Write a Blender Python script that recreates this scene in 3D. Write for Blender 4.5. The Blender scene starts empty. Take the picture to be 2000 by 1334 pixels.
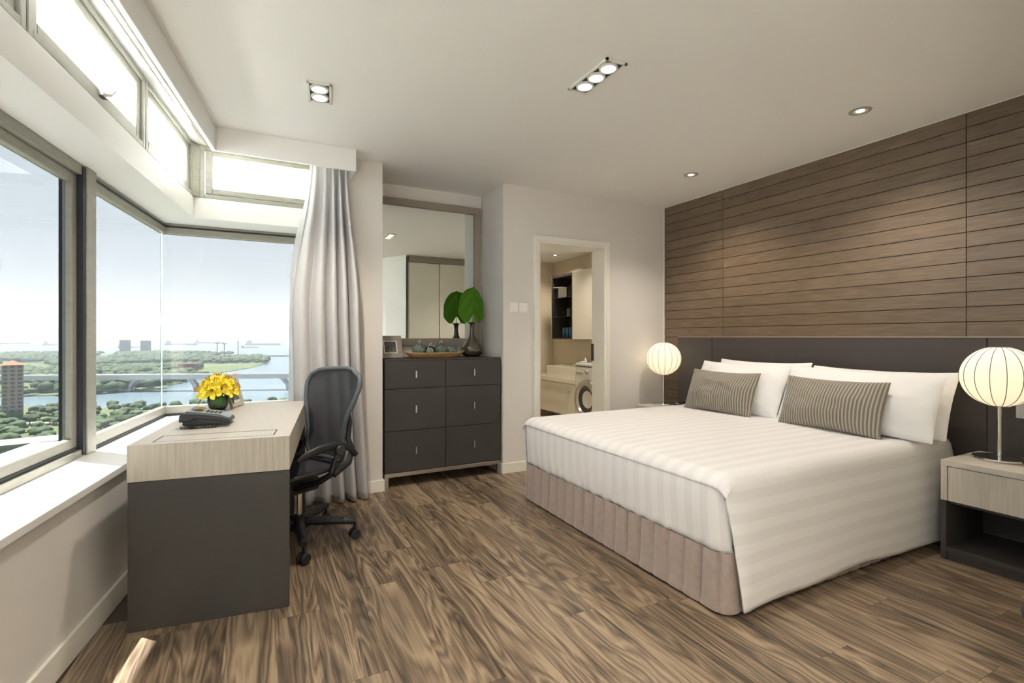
import bpy, bmesh, math, random
from mathutils import Vector, Matrix, noise

# ------------------------------------------------------------------ camera, sky, sun, exposure
scn = bpy.context.scene
COL = scn.collection
R = math.radians
YAW = 27.05            # optical axis, degrees clockwise from +Y
SKEW = 7.35            # the window wall and desk stand this many degrees off the rest of the room

cam_d = bpy.data.cameras.new('camera')
cam_d.sensor_width = 36.0
cam_d.lens = 968 / 2000 * 36.0
cam_d.shift_y = -(667 - 658) / 2000
cam_d.clip_start = 0.05
cam_d.clip_end = 40000
cam = bpy.data.objects.new('camera', cam_d)
COL.objects.link(cam)
cam.location = (0, 0, 1.2)
cam.rotation_euler = (R(90), 0, R(-YAW))
scn.camera = cam

scn.view_settings.view_transform = 'Standard'
scn.view_settings.look = 'None'
scn.view_settings.gamma = 1
scn.view_settings.use_curve_mapping = False
scn.view_settings.exposure = 0.8
SKY = 9.5
SUN = 215.0
SPOT = 1.25

w = bpy.data.worlds.new('sky')
scn.world = w
w.use_nodes = True
nt = w.node_tree
nt.nodes.clear()
def wn(t, **k):
    n = nt.nodes.new(t)
    for a, b in k.items():
        setattr(n, a, b)
    return n
tc = wn('ShaderNodeTexCoord')
sep = wn('ShaderNodeSeparateXYZ')
nt.links.new(tc.outputs['Generated'], sep.inputs[0])
ramp = wn('ShaderNodeValToRGB')
cr = ramp.color_ramp
cr.elements[0].position = 0.0
cr.elements[0].color = (0.77, 0.83, 0.88, 1)
cr.elements[1].position = 0.6
cr.elements[1].color = (0.78, 0.87, 0.96, 1)
e = cr.elements.new(0.16)
e.color = (0.80, 0.875, 0.94, 1)
nt.links.new(sep.outputs[2], ramp.inputs[0])
mp = wn('ShaderNodeMapping')
mp.inputs['Scale'].default_value = (3, 3, 9)
nt.links.new(tc.outputs['Generated'], mp.inputs[0])
nz = wn('ShaderNodeTexNoise')
nz.inputs['Scale'].default_value = 1.6
nz.inputs['Detail'].default_value = 6
nt.links.new(mp.outputs[0], nz.inputs['Vector'])
cl = wn('ShaderNodeValToRGB')
cl.color_ramp.elements[0].position = 0.5
cl.color_ramp.elements[0].color = (0, 0, 0, 1)
cl.color_ramp.elements[1].position = 0.78
cl.color_ramp.elements[1].color = (0.7, 0.7, 0.7, 1)
nt.links.new(nz.outputs[0], cl.inputs[0])
mx = wn('ShaderNodeMix', data_type='RGBA')
nt.links.new(cl.outputs[0], mx.inputs[0])
nt.links.new(ramp.outputs[0], mx.inputs[6])
mx.inputs[7].default_value = (0.93, 0.92, 0.92, 1)
bg = wn('ShaderNodeBackground')
bg.inputs[1].default_value = SKY
nt.links.new(mx.outputs[2], bg.inputs[0])
wo = wn('ShaderNodeOutputWorld')
nt.links.new(bg.outputs[0], wo.inputs[0])

sun_d = bpy.data.lights.new('sun', 'SUN')
sun_d.energy = SUN
sun_d.angle = R(0.53)
sun_d.color = (1.0, 0.95, 0.87)
sun = bpy.data.objects.new('sun', sun_d)
COL.objects.link(sun)
sun_dir = Vector((0.247, -0.250, -1.0))      # the way the light travels
sun.rotation_euler = sun_dir.to_track_quat('-Z', 'Y').to_euler()
sun.location = (-3, 8, 12)

scn.cycles.max_bounces = 8
scn.cycles.diffuse_bounces = 5
scn.cycles.transparent_max_bounces = 16
scn.cycles.volume_bounces = 0
scn.cycles.sample_clamp_indirect = 25.0
scn.cycles.caustics_reflective = False
scn.cycles.caustics_refractive = False
scn.cycles.use_denoising = True

# ------------------------------------------------------------------ materials
MATS = {}
def mat(name, col=(0.5, 0.5, 0.5), rough=0.5, metal=0.0, spec=0.5, var=0.0, scale=20, stretch=(1, 1, 1), bump=0.0,
        emit=None, estr=0.0, coat=0.0, sheen=0.0, per_object=0.0):
    """principled material with an optional stretched noise for tone and relief"""
    if name in MATS:
        return MATS[name]
    m = bpy.data.materials.new(name)
    m.use_nodes = True
    t = m.node_tree
    b = t.nodes['Principled BSDF']
    b.inputs['Base Color'].default_value = (*col, 1)
    b.inputs['Roughness'].default_value = rough
    b.inputs['Metallic'].default_value = metal
    b.inputs['Specular IOR Level'].default_value = spec
    if coat:
        b.inputs['Coat Weight'].default_value = coat
    if sheen:
        b.inputs['Sheen Weight'].default_value = sheen
    if emit:
        b.inputs['Emission Color'].default_value = (*emit, 1)
        b.inputs['Emission Strength'].default_value = estr
    if var or bump or per_object:
        co = t.nodes.new('ShaderNodeTexCoord')
        oi = t.nodes.new('ShaderNodeObjectInfo')
        vm = t.nodes.new('ShaderNodeVectorMath')
        vm.operation = 'MULTIPLY_ADD'
        t.links.new(oi.outputs['Random'], vm.inputs[0])
        vm.inputs[1].default_value = (7.3, 11.1, 5.7)
        t.links.new(co.outputs['Object'], vm.inputs[2])
        mpn = t.nodes.new('ShaderNodeMapping')
        mpn.inputs['Scale'].default_value = stretch
        t.links.new(vm.outputs[0], mpn.inputs[0])
        n = t.nodes.new('ShaderNodeTexNoise')
        n.inputs['Scale'].default_value = scale
        n.inputs['Detail'].default_value = 5
        t.links.new(mpn.outputs[0], n.inputs['Vector'])
        if var or per_object:
            mr = t.nodes.new('ShaderNodeMapRange')
            mr.inputs[1].default_value = 0.25
            mr.inputs[2].default_value = 0.75
            mr.inputs[3].default_value = 1 - var
            mr.inputs[4].default_value = 1 + var
            t.links.new(n.outputs[0], mr.inputs[0])
            po = t.nodes.new('ShaderNodeMapRange')
            po.inputs[3].default_value = 1 - per_object
            po.inputs[4].default_value = 1 + per_object
            t.links.new(oi.outputs['Random'], po.inputs[0])
            mu = t.nodes.new('ShaderNodeMath')
            mu.operation = 'MULTIPLY'
            t.links.new(mr.outputs[0], mu.inputs[0])
            t.links.new(po.outputs[0], mu.inputs[1])
            sc = t.nodes.new('ShaderNodeVectorMath')
            sc.operation = 'SCALE'
            sc.inputs[0].default_value = col
            t.links.new(mu.outputs[0], sc.inputs['Scale'])
            t.links.new(sc.outputs[0], b.inputs['Base Color'])
        if bump:
            bp = t.nodes.new('ShaderNodeBump')
            bp.inputs['Strength'].default_value = bump
            bp.inputs['Distance'].default_value = 0.002
            t.links.new(n.outputs[0], bp.inputs['Height'])
            t.links.new(bp.outputs[0], b.inputs['Normal'])
    MATS[name] = m
    return m

def nodes_mat(name):
    m = bpy.data.materials.new(name)
    m.use_nodes = True
    t = m.node_tree
    t.nodes.clear()
    out = t.nodes.new('ShaderNodeOutputMaterial')
    MATS[name] = m
    return m, t, out

def glass_mat(name, tint, refl=0.06):
    m, t, out = nodes_mat(name)
    a = t.nodes.new('ShaderNodeBsdfTransparent')
    a.inputs[0].default_value = (*tint, 1)
    g = t.nodes.new('ShaderNodeBsdfGlossy')
    g.inputs['Roughness'].default_value = 0.02
    f = t.nodes.new('ShaderNodeFresnel')
    f.inputs[0].default_value = 1.45
    mu = t.nodes.new('ShaderNodeMath')
    mu.operation = 'MULTIPLY'
    mu.inputs[1].default_value = refl / 0.06
    t.links.new(f.outputs[0], mu.inputs[0])
    mix = t.nodes.new('ShaderNodeMixShader')
    t.links.new(mu.outputs[0], mix.inputs[0])
    t.links.new(a.outputs[0], mix.inputs[1])
    t.links.new(g.outputs[0], mix.inputs[2])
    t.links.new(mix.outputs[0], out.inputs[0])
    return m

def translucent_mat(name, col, trans, transparent=0.0, rough_noise=0.0):
    m, t, out = nodes_mat(name)
    d = t.nodes.new('ShaderNodeBsdfDiffuse')
    d.inputs[0].default_value = (*col, 1)
    tr = t.nodes.new('ShaderNodeBsdfTranslucent')
    tr.inputs[0].default_value = (*col, 1)
    mix = t.nodes.new('ShaderNodeMixShader')
    mix.inputs[0].default_value = trans
    t.links.new(d.outputs[0], mix.inputs[1])
    t.links.new(tr.outputs[0], mix.inputs[2])
    last = mix
    if transparent:
        tp = t.nodes.new('ShaderNodeBsdfTransparent')
        m2 = t.nodes.new('ShaderNodeMixShader')
        m2.inputs[0].default_value = transparent
        t.links.new(mix.outputs[0], m2.inputs[1])
        t.links.new(tp.outputs[0], m2.inputs[2])
        last = m2
    t.links.new(last.outputs[0], out.inputs[0])
    if rough_noise:
        co = t.nodes.new('ShaderNodeTexCoord')
        mpn = t.nodes.new('ShaderNodeMapping')
        mpn.inputs['Scale'].default_value = (1, 1, 12)
        n = t.nodes.new('ShaderNodeTexNoise')
        n.inputs['Scale'].default_value = 40
        n.inputs['Detail'].default_value = 4
        mr = t.nodes.new('ShaderNodeMapRange')
        mr.inputs[1].default_value = 0.3
        mr.inputs[2].default_value = 0.7
        mr.inputs[3].default_value = 1 - rough_noise
        mr.inputs[4].default_value = 1 + rough_noise
        sc = t.nodes.new('ShaderNodeVectorMath')
        sc.operation = 'SCALE'
        sc.inputs[0].default_value = col
        t.links.new(co.outputs['Object'], mpn.inputs[0])
        t.links.new(mpn.outputs[0], n.inputs['Vector'])
        t.links.new(n.outputs[0], mr.inputs[0])
        t.links.new(mr.outputs[0], sc.inputs['Scale'])
        t.links.new(sc.outputs[0], d.inputs[0])
    return m

def floor_wood():
    m = bpy.data.materials.new('walnut_vinyl')
    m.use_nodes = True
    t = m.node_tree
    b = t.nodes['Principled BSDF']
    L = t.links.new
    co = t.nodes.new('ShaderNodeTexCoord')
    oi = t.nodes.new('ShaderNodeObjectInfo')
    off = t.nodes.new('ShaderNodeVectorMath')
    off.operation = 'MULTIPLY_ADD'
    L(oi.outputs['Random'], off.inputs[0])
    off.inputs[1].default_value = (37.0, 91.0, 13.0)
    L(co.outputs['Object'], off.inputs[2])
    # cathedral figure: distorted bands, long in Y
    mp1 = t.nodes.new('ShaderNodeMapping')
    mp1.inputs['Scale'].default_value = (5.0, 0.55, 1)
    L(off.outputs[0], mp1.inputs[0])
    n1 = t.nodes.new('ShaderNodeTexNoise')
    n1.inputs['Scale'].default_value = 1.6
    n1.inputs['Detail'].default_value = 2.5
    n1.inputs['Roughness'].default_value = 0.5
    n1.inputs['Distortion'].default_value = 0.5
    L(mp1.outputs[0], n1.inputs['Vector'])
    mul = t.nodes.new('ShaderNodeMath')
    mul.operation = 'MULTIPLY'
    mul.inputs[1].default_value = 11.0
    L(n1.outputs[0], mul.inputs[0])
    fr = t.nodes.new('ShaderNodeMath')
    fr.operation = 'PINGPONG'
    fr.inputs[1].default_value = 0.5
    L(mul.outputs[0], fr.inputs[0])
    # straight fine fibre
    mp2 = t.nodes.new('ShaderNodeMapping')
    mp2.inputs['Scale'].default_value = (120, 2.2, 1)
    L(off.outputs[0], mp2.inputs[0])
    n2 = t.nodes.new('ShaderNodeTexNoise')
    n2.inputs['Scale'].default_value = 1.0
    n2.inputs['Detail'].default_value = 4
    L(mp2.outputs[0], n2.inputs['Vector'])
    # broad tone streaks
    mp3 = t.nodes.new('ShaderNodeMapping')
    mp3.inputs['Scale'].default_value = (15, 0.35, 1)
    L(off.outputs[0], mp3.inputs[0])
    n3 = t.nodes.new('ShaderNodeTexNoise')
    n3.inputs['Scale'].default_value = 1.0
    n3.inputs['Detail'].default_value = 3
    L(mp3.outputs[0], n3.inputs['Vector'])
    def madd(a, k, c):
        q = t.nodes.new('ShaderNodeMath')
        q.operation = 'MULTIPLY_ADD'
        L(a, q.inputs[0])
        q.inputs[1].default_value = k
        if isinstance(c, float):
            q.inputs[2].default_value = c
        else:
            L(c, q.inputs[2])
        return q.outputs[0]
    s = madd(fr.outputs[0], 0.74, -0.71)
    s = madd(n2.outputs[0], 0.75, s)
    s = madd(n3.outputs[0], 1.15, s)
    s = madd(oi.outputs['Random'], 0.16, s)
    rp = t.nodes.new('ShaderNodeValToRGB')
    c = rp.color_ramp
    c.elements[0].position = 0.12
    c.elements[0].color = (0.056, 0.040, 0.028, 1)
    c.elements[1].position = 0.80
    c.elements[1].color = (0.37, 0.275, 0.18, 1)
    q = c.elements.new(0.42)
    q.color = (0.160, 0.112, 0.073, 1)
    L(s, rp.inputs[0])
    L(rp.outputs[0], b.inputs['Base Color'])
    b.inputs['Roughness'].default_value = 0.42
    b.inputs['Specular IOR Level'].default_value = 0.45
    bp = t.nodes.new('ShaderNodeBump')
    bp.inputs['Strength'].default_value = 0.12
    bp.inputs['Distance'].default_value = 0.002
    L(n2.outputs[0], bp.inputs['Height'])
    L(bp.outputs[0], b.inputs['Normal'])
    MATS['walnut_vinyl'] = m
    return m

def stripe_mat(name, c1, c2, period, duty, axis='X', rough=(0.5, 0.7), soft=0.1, sheen=0.0, weave=0.0):
    """stripes across the UV map, which is laid out in metres"""
    m = bpy.data.materials.new(name)
    m.use_nodes = True
    t = m.node_tree
    b = t.nodes['Principled BSDF']
    L = t.links.new
    uv = t.nodes.new('ShaderNodeUVMap')
    sp = t.nodes.new('ShaderNodeSeparateXYZ')
    L(uv.outputs[0], sp.inputs[0])
    dv = t.nodes.new('ShaderNodeMath')
    dv.operation = 'DIVIDE'
    dv.inputs[1].default_value = period
    L(sp.outputs[axis], dv.inputs[0])
    f = t.nodes.new('ShaderNodeMath')
    f.operation = 'PINGPONG'
    f.inputs[1].default_value = 0.5
    L(dv.outputs[0], f.inputs[0])
    mr = t.nodes.new('ShaderNodeMapRange')
    mr.interpolation_type = 'SMOOTHSTEP'
    mr.inputs[1].default_value = duty / 2 - soft / 2
    mr.inputs[2].default_value = duty / 2 + soft / 2
    L(f.outputs[0], mr.inputs[0])
    mix = t.nodes.new('ShaderNodeMix')
    mix.data_type = 'RGBA'
    mix.inputs[6].default_value = (*c1, 1)
    mix.inputs[7].default_value = (*c2, 1)
    L(mr.outputs[0], mix.inputs[0])
    L(mix.outputs[2], b.inputs['Base Color'])
    r2 = t.nodes.new('ShaderNodeMapRange')
    r2.inputs[3].default_value = rough[0]
    r2.inputs[4].default_value = rough[1]
    L(mr.outputs[0], r2.inputs[0])
    L(r2.outputs[0], b.inputs['Roughness'])
    b.inputs['Sheen Weight'].default_value = sheen
    b.inputs['Specular IOR Level'].default_value = 0.35
    if weave:
        n = t.nodes.new('ShaderNodeTexNoise')
        n.inputs['Scale'].default_value = 260
        co = t.nodes.new('ShaderNodeTexCoord')
        L(co.outputs['Object'], n.inputs['Vector'])
        bp = t.nodes.new('ShaderNodeBump')
        bp.inputs['Strength'].default_value = weave
        bp.inputs['Distance'].default_value = 0.002
        L(n.outputs[0], bp.inputs['Height'])
        L(bp.outputs[0], b.inputs['Normal'])
    MATS[name] = m
    return m

mat('wall_paint', (0.745, 0.715, 0.68), 0.75, spec=0.25, bump=0.03, scale=120)
mat('ceiling_paint', (0.86, 0.85, 0.83), 0.8, spec=0.2)
mat('white_paint', (0.84, 0.83, 0.815), 0.5, spec=0.35)
mat('trim_paint', (0.86, 0.835, 0.76), 0.4, spec=0.4)
mat('sill_stone', (0.86, 0.855, 0.84), 0.35, spec=0.5, var=0.03, scale=60)
mat('alu_frame', (0.32, 0.31, 0.265), 0.42, metal=0.25, var=0.10, scale=14, stretch=(1, 1, 4))
mat('rubber', (0.02, 0.022, 0.028), 0.6)
mat('chrome', (0.78, 0.77, 0.75), 0.14, metal=1.0)
mat('brushed_steel', (0.55, 0.52, 0.48), 0.35, metal=1.0)
mat('dark_laminate', (0.068, 0.062, 0.057), 0.5, spec=0.4, var=0.05, scale=30, stretch=(1, 1, 6))
mat('charcoal_lacquer', (0.050, 0.046, 0.043), 0.45, spec=0.4, var=0.04, scale=6)
mat('headboard_leather', (0.062, 0.052, 0.047), 0.5, spec=0.4, bump=0.08, scale=420)
mat('pale_oak', (0.58, 0.53, 0.45), 0.45, spec=0.35, var=0.14, scale=5, stretch=(26, 26, 0.9), bump=0.05)
mat('pale_oak_top', (0.60, 0.555, 0.49), 0.42, spec=0.45, var=0.06, scale=5, stretch=(26, 1.2, 1))
mat('pale_oak_side', (0.58, 0.53, 0.45), 0.45, spec=0.35, var=0.14, scale=5, stretch=(1, 26, 1.2), bump=0.05)
mat('panel_oak', (0.155, 0.108, 0.068), 0.33, spec=0.5, var=0.30, scale=4, stretch=(30, 1.6, 26), bump=0.10, per_object=0.10)
mat('panel_back', (0.03, 0.023, 0.018), 0.8)
mat('black_plastic', (0.016, 0.017, 0.020), 0.42)
mat('graphite', (0.035, 0.037, 0.042), 0.38, spec=0.5)
mat('grey_rim', (0.10, 0.115, 0.135), 0.35, spec=0.5)
mat('white_cotton', (0.83, 0.82, 0.81), 0.75, spec=0.2, sheen=0.2, bump=0.05, scale=180)
mat('skirt_velour', (0.36, 0.285, 0.25), 0.85, spec=0.15, sheen=0.5, var=0.10, scale=34, bump=0.15)
mat('mirror', (0.86, 0.90, 0.87), 0.0, metal=1.0)
mat('taupe_frame', (0.30, 0.255, 0.21), 0.45, spec=0.4, var=0.05, scale=8, stretch=(1, 1, 10))
mat('taupe_paper', (0.34, 0.30, 0.26), 0.6)
mat('photo_print', (0.10, 0.10, 0.105), 0.35, var=0.8, scale=34)
mat('paper_white', (0.82, 0.81, 0.78), 0.6)
mat('carved_wood', (0.36, 0.215, 0.095), 0.5, var=0.25, scale=7, stretch=(2, 14, 14))
mat('bronze_glass', (0.055, 0.042, 0.020), 0.08, spec=0.8, coat=0.6)
mat('leaf_dark', (0.06, 0.19, 0.03), 0.45, var=0.2, scale=30)
mat('lily_yellow', (0.95, 0.78, 0.05), 0.5, var=0.10, scale=50)
mat('lily_bud', (0.55, 0.55, 0.06), 0.5)
mat('stamen', (0.42, 0.16, 0.02), 0.6)
mat('sky_sheen_plastic', (0.30, 0.34, 0.39), 0.28, spec=0.6)  # bluish tone holds the sky's reflection on the telephone top
mat('cream_lacquer', (0.76, 0.72, 0.62), 0.35, spec=0.4)
mat('cream_tile', (0.68, 0.60, 0.46), 0.35, spec=0.4)
mat('ceramic', (0.84, 0.80, 0.70), 0.12, spec=0.6)
mat('washer_white', (0.72, 0.71, 0.68), 0.3, spec=0.5)
mat('washer_dark', (0.05, 0.05, 0.05), 0.12, spec=0.6)
mat('dark_interior', (0.030, 0.024, 0.019), 0.5)
mat('blue_can', (0.03, 0.09, 0.17), 0.25, metal=0.5)
mat('black_trim', (0.012, 0.012, 0.012), 0.5)
mat('fixture_white', (0.80, 0.79, 0.75), 0.45)
mat('downlight_ring', (0.42, 0.39, 0.33), 0.5)
mat('lamp_glow', (1, 1, 1), 0.4, emit=(1.0, 0.88, 0.68), estr=4)
mat('switch_white', (0.90, 0.89, 0.86), 0.35)
mat('floor_underlay', (0.10, 0.075, 0.055), 0.8)
mat('concrete', (0.27, 0.29, 0.27), 0.8, var=0.08, scale=2)
mat('dark_upholstery', (0.075, 0.08, 0.09), 0.8)
floor_wood()
glass_mat('tinted_pane', (0.0345, 0.0363, 0.0375), 0.011)
glass_mat('clear_pane', (0.0335, 0.0352, 0.0362), 0.011)
glass_mat('clear_glass', (0.90, 0.93, 0.92), 0.09)
translucent_mat('frosted_glass', (0.62, 0.64, 0.65), 0.92, 0.40)
translucent_mat('curtain_linen', (0.74, 0.725, 0.73), 0.25, 0.0, 0.07)
translucent_mat('sheer_voile', (0.85, 0.85, 0.86), 0.5, 0.45)
translucent_mat('chair_mesh', (0.060, 0.066, 0.078), 0.35, 0.10)
translucent_mat('leaf_green', (0.10, 0.27, 0.025), 0.35)
translucent_mat('lamp_paper', (0.93, 0.88, 0.76), 0.62)
stripe_mat('duvet_satin', (0.82, 0.805, 0.80), (0.765, 0.75, 0.745), 0.088, 0.5, 'X', (0.55, 0.85), 0.06, 0.15, 0.04)
stripe_mat('cushion_stripe', (0.40, 0.35, 0.27), (0.165, 0.150, 0.125), 0.0195, 0.42, 'X', (0.7, 0.8), 0.18, 0.2, 0.10)

# ------------------------------------------------------------------ geometry helpers
def B():
    return bmesh.new()

def box(bm, x0, x1, y0, y1, z0, z1, M=None):
    vs = []
    for z in (z0, z1):
        for x, y in ((x0, y0), (x1, y0), (x1, y1), (x0, y1)):
            v = Vector((x, y, z))
            vs.append(bm.verts.new(M @ v if M else v))
    for f in ((0, 3, 2, 1), (4, 5, 6, 7), (0, 1, 5, 4), (1, 2, 6, 5), (2, 3, 7, 6), (3, 0, 4, 7)):
        bm.faces.new([vs[i] for i in f])
    return bm

def prism(bm, pts, z0, z1):
    a = [bm.verts.new((x, y, z0)) for x, y in pts]
    b = [bm.verts.new((x, y, z1)) for x, y in pts]
    n = len(pts)
    bm.faces.new(a[::-1])
    bm.faces.new(b)
    for i in range(n):
        bm.faces.new([a[i], a[(i + 1) % n], b[(i + 1) % n], b[i]])
    return bm

def frame_of(d):
    d = Vector(d).normalized()
    up = Vector((0, 0, 1)) if abs(d.z) < 0.95 else Vector((1, 0, 0))
    a = d.cross(up).normalized()
    return a, a.cross(d).normalized()

def tube(bm, path, r, n=10, caps=True, flat=1.0, close=False):
    path = [Vector(p) for p in path]
    rs = r if isinstance(r, (list, tuple)) else [r] * len(path)
    rings = []
    m = len(path)
    pa = None
    for i, p in enumerate(path):
        if close:
            d = path[(i + 1) % m] - path[i - 1]
        else:
            d = path[min(i + 1, m - 1)] - path[max(i - 1, 0)]
        d.normalize()
        if pa is None:
            pa, _ = frame_of(d)
        pa = (pa - d * pa.dot(d)).normalized()
        pb = pa.cross(d)
        rings.append([bm.verts.new(p + pa * math.cos(k * math.tau / n) * rs[i] + pb * math.sin(k * math.tau / n) * rs[i] * flat) for k in range(n)])
    for i in range(m if close else m - 1):
        a, b = rings[i], rings[(i + 1) % m]
        for k in range(n):
            bm.faces.new([a[k], a[(k + 1) % n], b[(k + 1) % n], b[k]])
    if caps and not close:
        bm.faces.new(rings[0])
        bm.faces.new(rings[-1][::-1])
    return bm

def lathe(bm, prof, n=32, c=(0, 0, 0), M=None):
    rings = []
    for r, z in prof:
        if r < 1e-5:
            p = Vector((c[0], c[1], c[2] + z))
            rings.append([bm.verts.new(M @ p if M else p)])
        else:
            rg = []
            for k in range(n):
                a = k * math.tau / n
                p = Vector((c[0] + r * math.cos(a), c[1] + r * math.sin(a), c[2] + z))
                rg.append(bm.verts.new(M @ p if M else p))
            rings.append(rg)
    for a, b in zip(rings, rings[1:]):
        if len(a) == 1 and len(b) == 1:
            continue
        for k in range(n):
            k2 = (k + 1) % n
            if len(a) == 1:
                bm.faces.new([a[0], b[k2], b[k]])
            elif len(b) == 1:
                bm.faces.new([a[k], a[k2], b[0]])
            else:
                bm.faces.new([a[k], a[k2], b[k2], b[k]])
    return bm

def cap(bm):
    """close open rings at both ends of a lathe"""
    es = [e for e in bm.edges if e.is_boundary]
    bmesh.ops.contextual_create(bm, geom=es)
    return bm

def grid(bm, fn, nu, nv, uvfn=None, wrap=False):
    uvl = bm.loops.layers.uv.verify() if uvfn else None
    vs = [[bm.verts.new(fn(i / nu, j / nv)) for j in range(nv + 1)] for i in range(nu if wrap else nu + 1)]
    for i in range(nu):
        for j in range(nv):
            i2 = (i + 1) % len(vs) if wrap else i + 1
            f = bm.faces.new([vs[i][j], vs[i2][j], vs[i2][j + 1], vs[i][j + 1]])
            if uvl:
                for lp, (a, b) in zip(f.loops, ((i, j), (i + 1, j), (i + 1, j + 1), (i, j + 1))):
                    lp[uvl].uv = uvfn(a / nu, b / nv)
    return bm

def obj(name, bm, material, parent=None, bevel=0.0, smooth=None, solid=0.0, subsurf=0, fix=True, seg=2, soff=0.0):
    me = bpy.data.meshes.new(name)
    if fix:
        bmesh.ops.recalc_face_normals(bm, faces=bm.faces)
    bm.to_mesh(me)
    bm.free()
    o = bpy.data.objects.new(name, me)
    COL.objects.link(o)
    me.materials.append(MATS[material] if isinstance(material, str) else material)
    if smooth is not None:
        for p in me.polygons:
            p.use_smooth = True
        me.set_sharp_from_angle(angle=R(smooth))
    if bevel:
        b = o.modifiers.new('bevel', 'BEVEL')
        b.width = bevel
        b.segments = seg
        b.limit_method = 'ANGLE'
        b.angle_limit = R(40)
    if solid:
        s = o.modifiers.new('thick', 'SOLIDIFY')
        s.thickness = solid
        s.offset = soff
    if subsurf:
        s = o.modifiers.new('smooth', 'SUBSURF')
        s.levels = s.render_levels = subsurf
    if parent:
        o.parent = parent
    return o

def tag(o, label, cat, group=None, kind=None):
    o['label'] = label
    o['category'] = cat
    if group:
        o['group'] = group
    if kind:
        o['kind'] = kind
    return o

def thing(name, label, cat, loc=(0, 0, 0), rot=0.0, group=None):
    o = bpy.data.objects.new(name, None)
    o.empty_display_size = 0.1
    COL.objects.link(o)
    o.location = loc
    o.rotation_euler = (0, 0, R(rot))
    return tag(o, label, cat, group)

def struct(name, bm, material, label, cat, parent=None, **k):
    o = obj(name, bm, material, parent, **k)
    o['kind'] = 'structure'
    if parent is None:
        o['label'] = label
        o['category'] = cat
    return o

def struct_root(name, label, cat, rot=0.0):
    o = bpy.data.objects.new(name, None)
    o.empty_display_size = 0.1
    COL.objects.link(o)
    o.rotation_euler = (0, 0, R(rot))
    o['kind'] = 'structure'
    o['label'] = label
    o['category'] = cat
    return o

def copy_tree(o, parent=None):
    c = o.copy()
    COL.objects.link(c)
    c.parent = parent
    for ch in list(o.children):
        copy_tree(ch, c)
    return c

CS, SN = math.cos(R(SKEW)), math.sin(R(SKEW))
def PA(a, y):
    """x of the slanted line at distance a from the camera, where it crosses y"""
    return (a + SN * y) / CS
def AW(a, b):
    """slanted frame to room frame"""
    return (a * CS + b * SN, -a * SN + b * CS)

# ------------------------------------------------------------------ room shell
H = 2.55
YB = -1.3            # rear wall
GA, GB = -1.19, 4.39 # glazing lines
WA, WB = -0.925, 4.085
OA, OB = -1.215, 4.52
XR = 0.50            # right end of the far window, start of the pillar

def run(a0, b0, a1, b1, z0, z1, which, y0=YB, xr=XR):
    bm = B()
    if which == 'left':
        prism(bm, [(PA(a0, y0), y0), (PA(a0, b0), b0), (PA(a1, b1), b1), (PA(a1, y0), y0)], z0, z1)
    else:
        prism(bm, [(PA(a0, b0), b0), (xr, b0), (xr, b1), (PA(a1, b1), b1)], z0, z1)
    return bm

wl = struct('wall_left', run(WA, WB, OA, OB, -0.02, 0.59, 'left'), 'wall_paint', 'low painted wall under the long window on the left', 'wall')
struct('window_beam', run(WA, WB, OA, OB, 2.03, 2.175, 'left'), 'white_paint', '', '', wl)
struct('window_lintel', run(WA - 0.01, WB + 0.01, OA, OB, 2.545, 2.65, 'left'), 'white_paint', '', '', wl)
wf = struct('wall_far', run(WA, WB, OA, OB, -0.02, 0.59, 'far'), 'wall_paint', 'low wall under the far window behind the desk', 'wall')
struct('window_beam', run(WA, WB, OA, OB, 2.03, 2.175, 'far'), 'white_paint', '', '', wf)
struct('window_lintel', run(WA - 0.01, WB + 0.01, OA, OB, 2.545, 2.65, 'far'), 'white_paint', '', '', wf)
# solid stretch of the left wall behind the photographer
bm = B()
prism(bm, [(PA(WA, YB), YB), (PA(WA, YB + 0.1), YB + 0.1), (PA(OA, YB + 0.1), YB + 0.1), (PA(OA, YB), YB)], 0.59, 2.55)
struct('wall_pier', bm, 'wall_paint', '', '', wl)
struct('trim_1', run(-0.897, WB - 0.028, GA - 0.02, GB + 0.06, 0.59, 0.623, 'left', y0=YB + 0.1), 'sill_stone', 'white stone sill running under the left window', 'sill', bevel=0.004)
struct('trim_2', run(-0.897, WB - 0.028, GA - 0.02, GB + 0.06, 0.59, 0.623, 'far'), 'sill_stone', 'white stone sill under the far window behind the desk', 'sill', bevel=0.004)

bm = B()
box(bm, XR, 0.856, 3.89, OB, -0.02, 2.65)
struct('wall_pillar', bm, 'wall_paint', 'pale wall pillar between the curtain and the mirror niche', 'wall')
bm = B()
box(bm, 0.856, 1.91, 4.39, OB, -0.02, 2.65)
struct('wall_niche', bm, 'wall_paint', 'back wall of the niche behind the mirror', 'wall')
DX0, DX1, DZ = 2.262, 3.018, 2.075
bm = B()
box(bm, 1.91, DX0, 3.91, 4.09, -0.02, 2.65)
box(bm, DX1, 3.95, 3.91, 4.09, -0.02, 2.65)
box(bm, DX0, DX1, 3.91, 4.09, DZ, 2.65)
box(bm, 1.91, 2.0, 4.09, OB, -0.02, 2.65)
struct('wall_door', bm, 'wall_paint', 'pale wall with the doorway to the bathroom', 'wall')
bm = B()
box(bm, 3.80, 3.95, -1.4, 3.91, -0.02, 2.65)
wh = struct('wall_headboard', bm, 'panel_back', 'wall clad in brown oak planks behind the bed', 'wall')
bm = B()
box(bm, -1.8, 3.95, YB - 0.15, YB, -0.02, 2.65)
struct('wall_back', bm, 'wall_paint', 'plain wall behind the photographer', 'wall')
bm = B()
prism(bm, [(2.16, 0.66), (1.92, 0.27), (1.62, YB), (1.75, YB), (2.16, 0.4)], -0.02, 2.55)
struct('wall_entry', bm, 'white_paint', 'angled white wall beside the wardrobe', 'wall')
bm = B()
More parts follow.
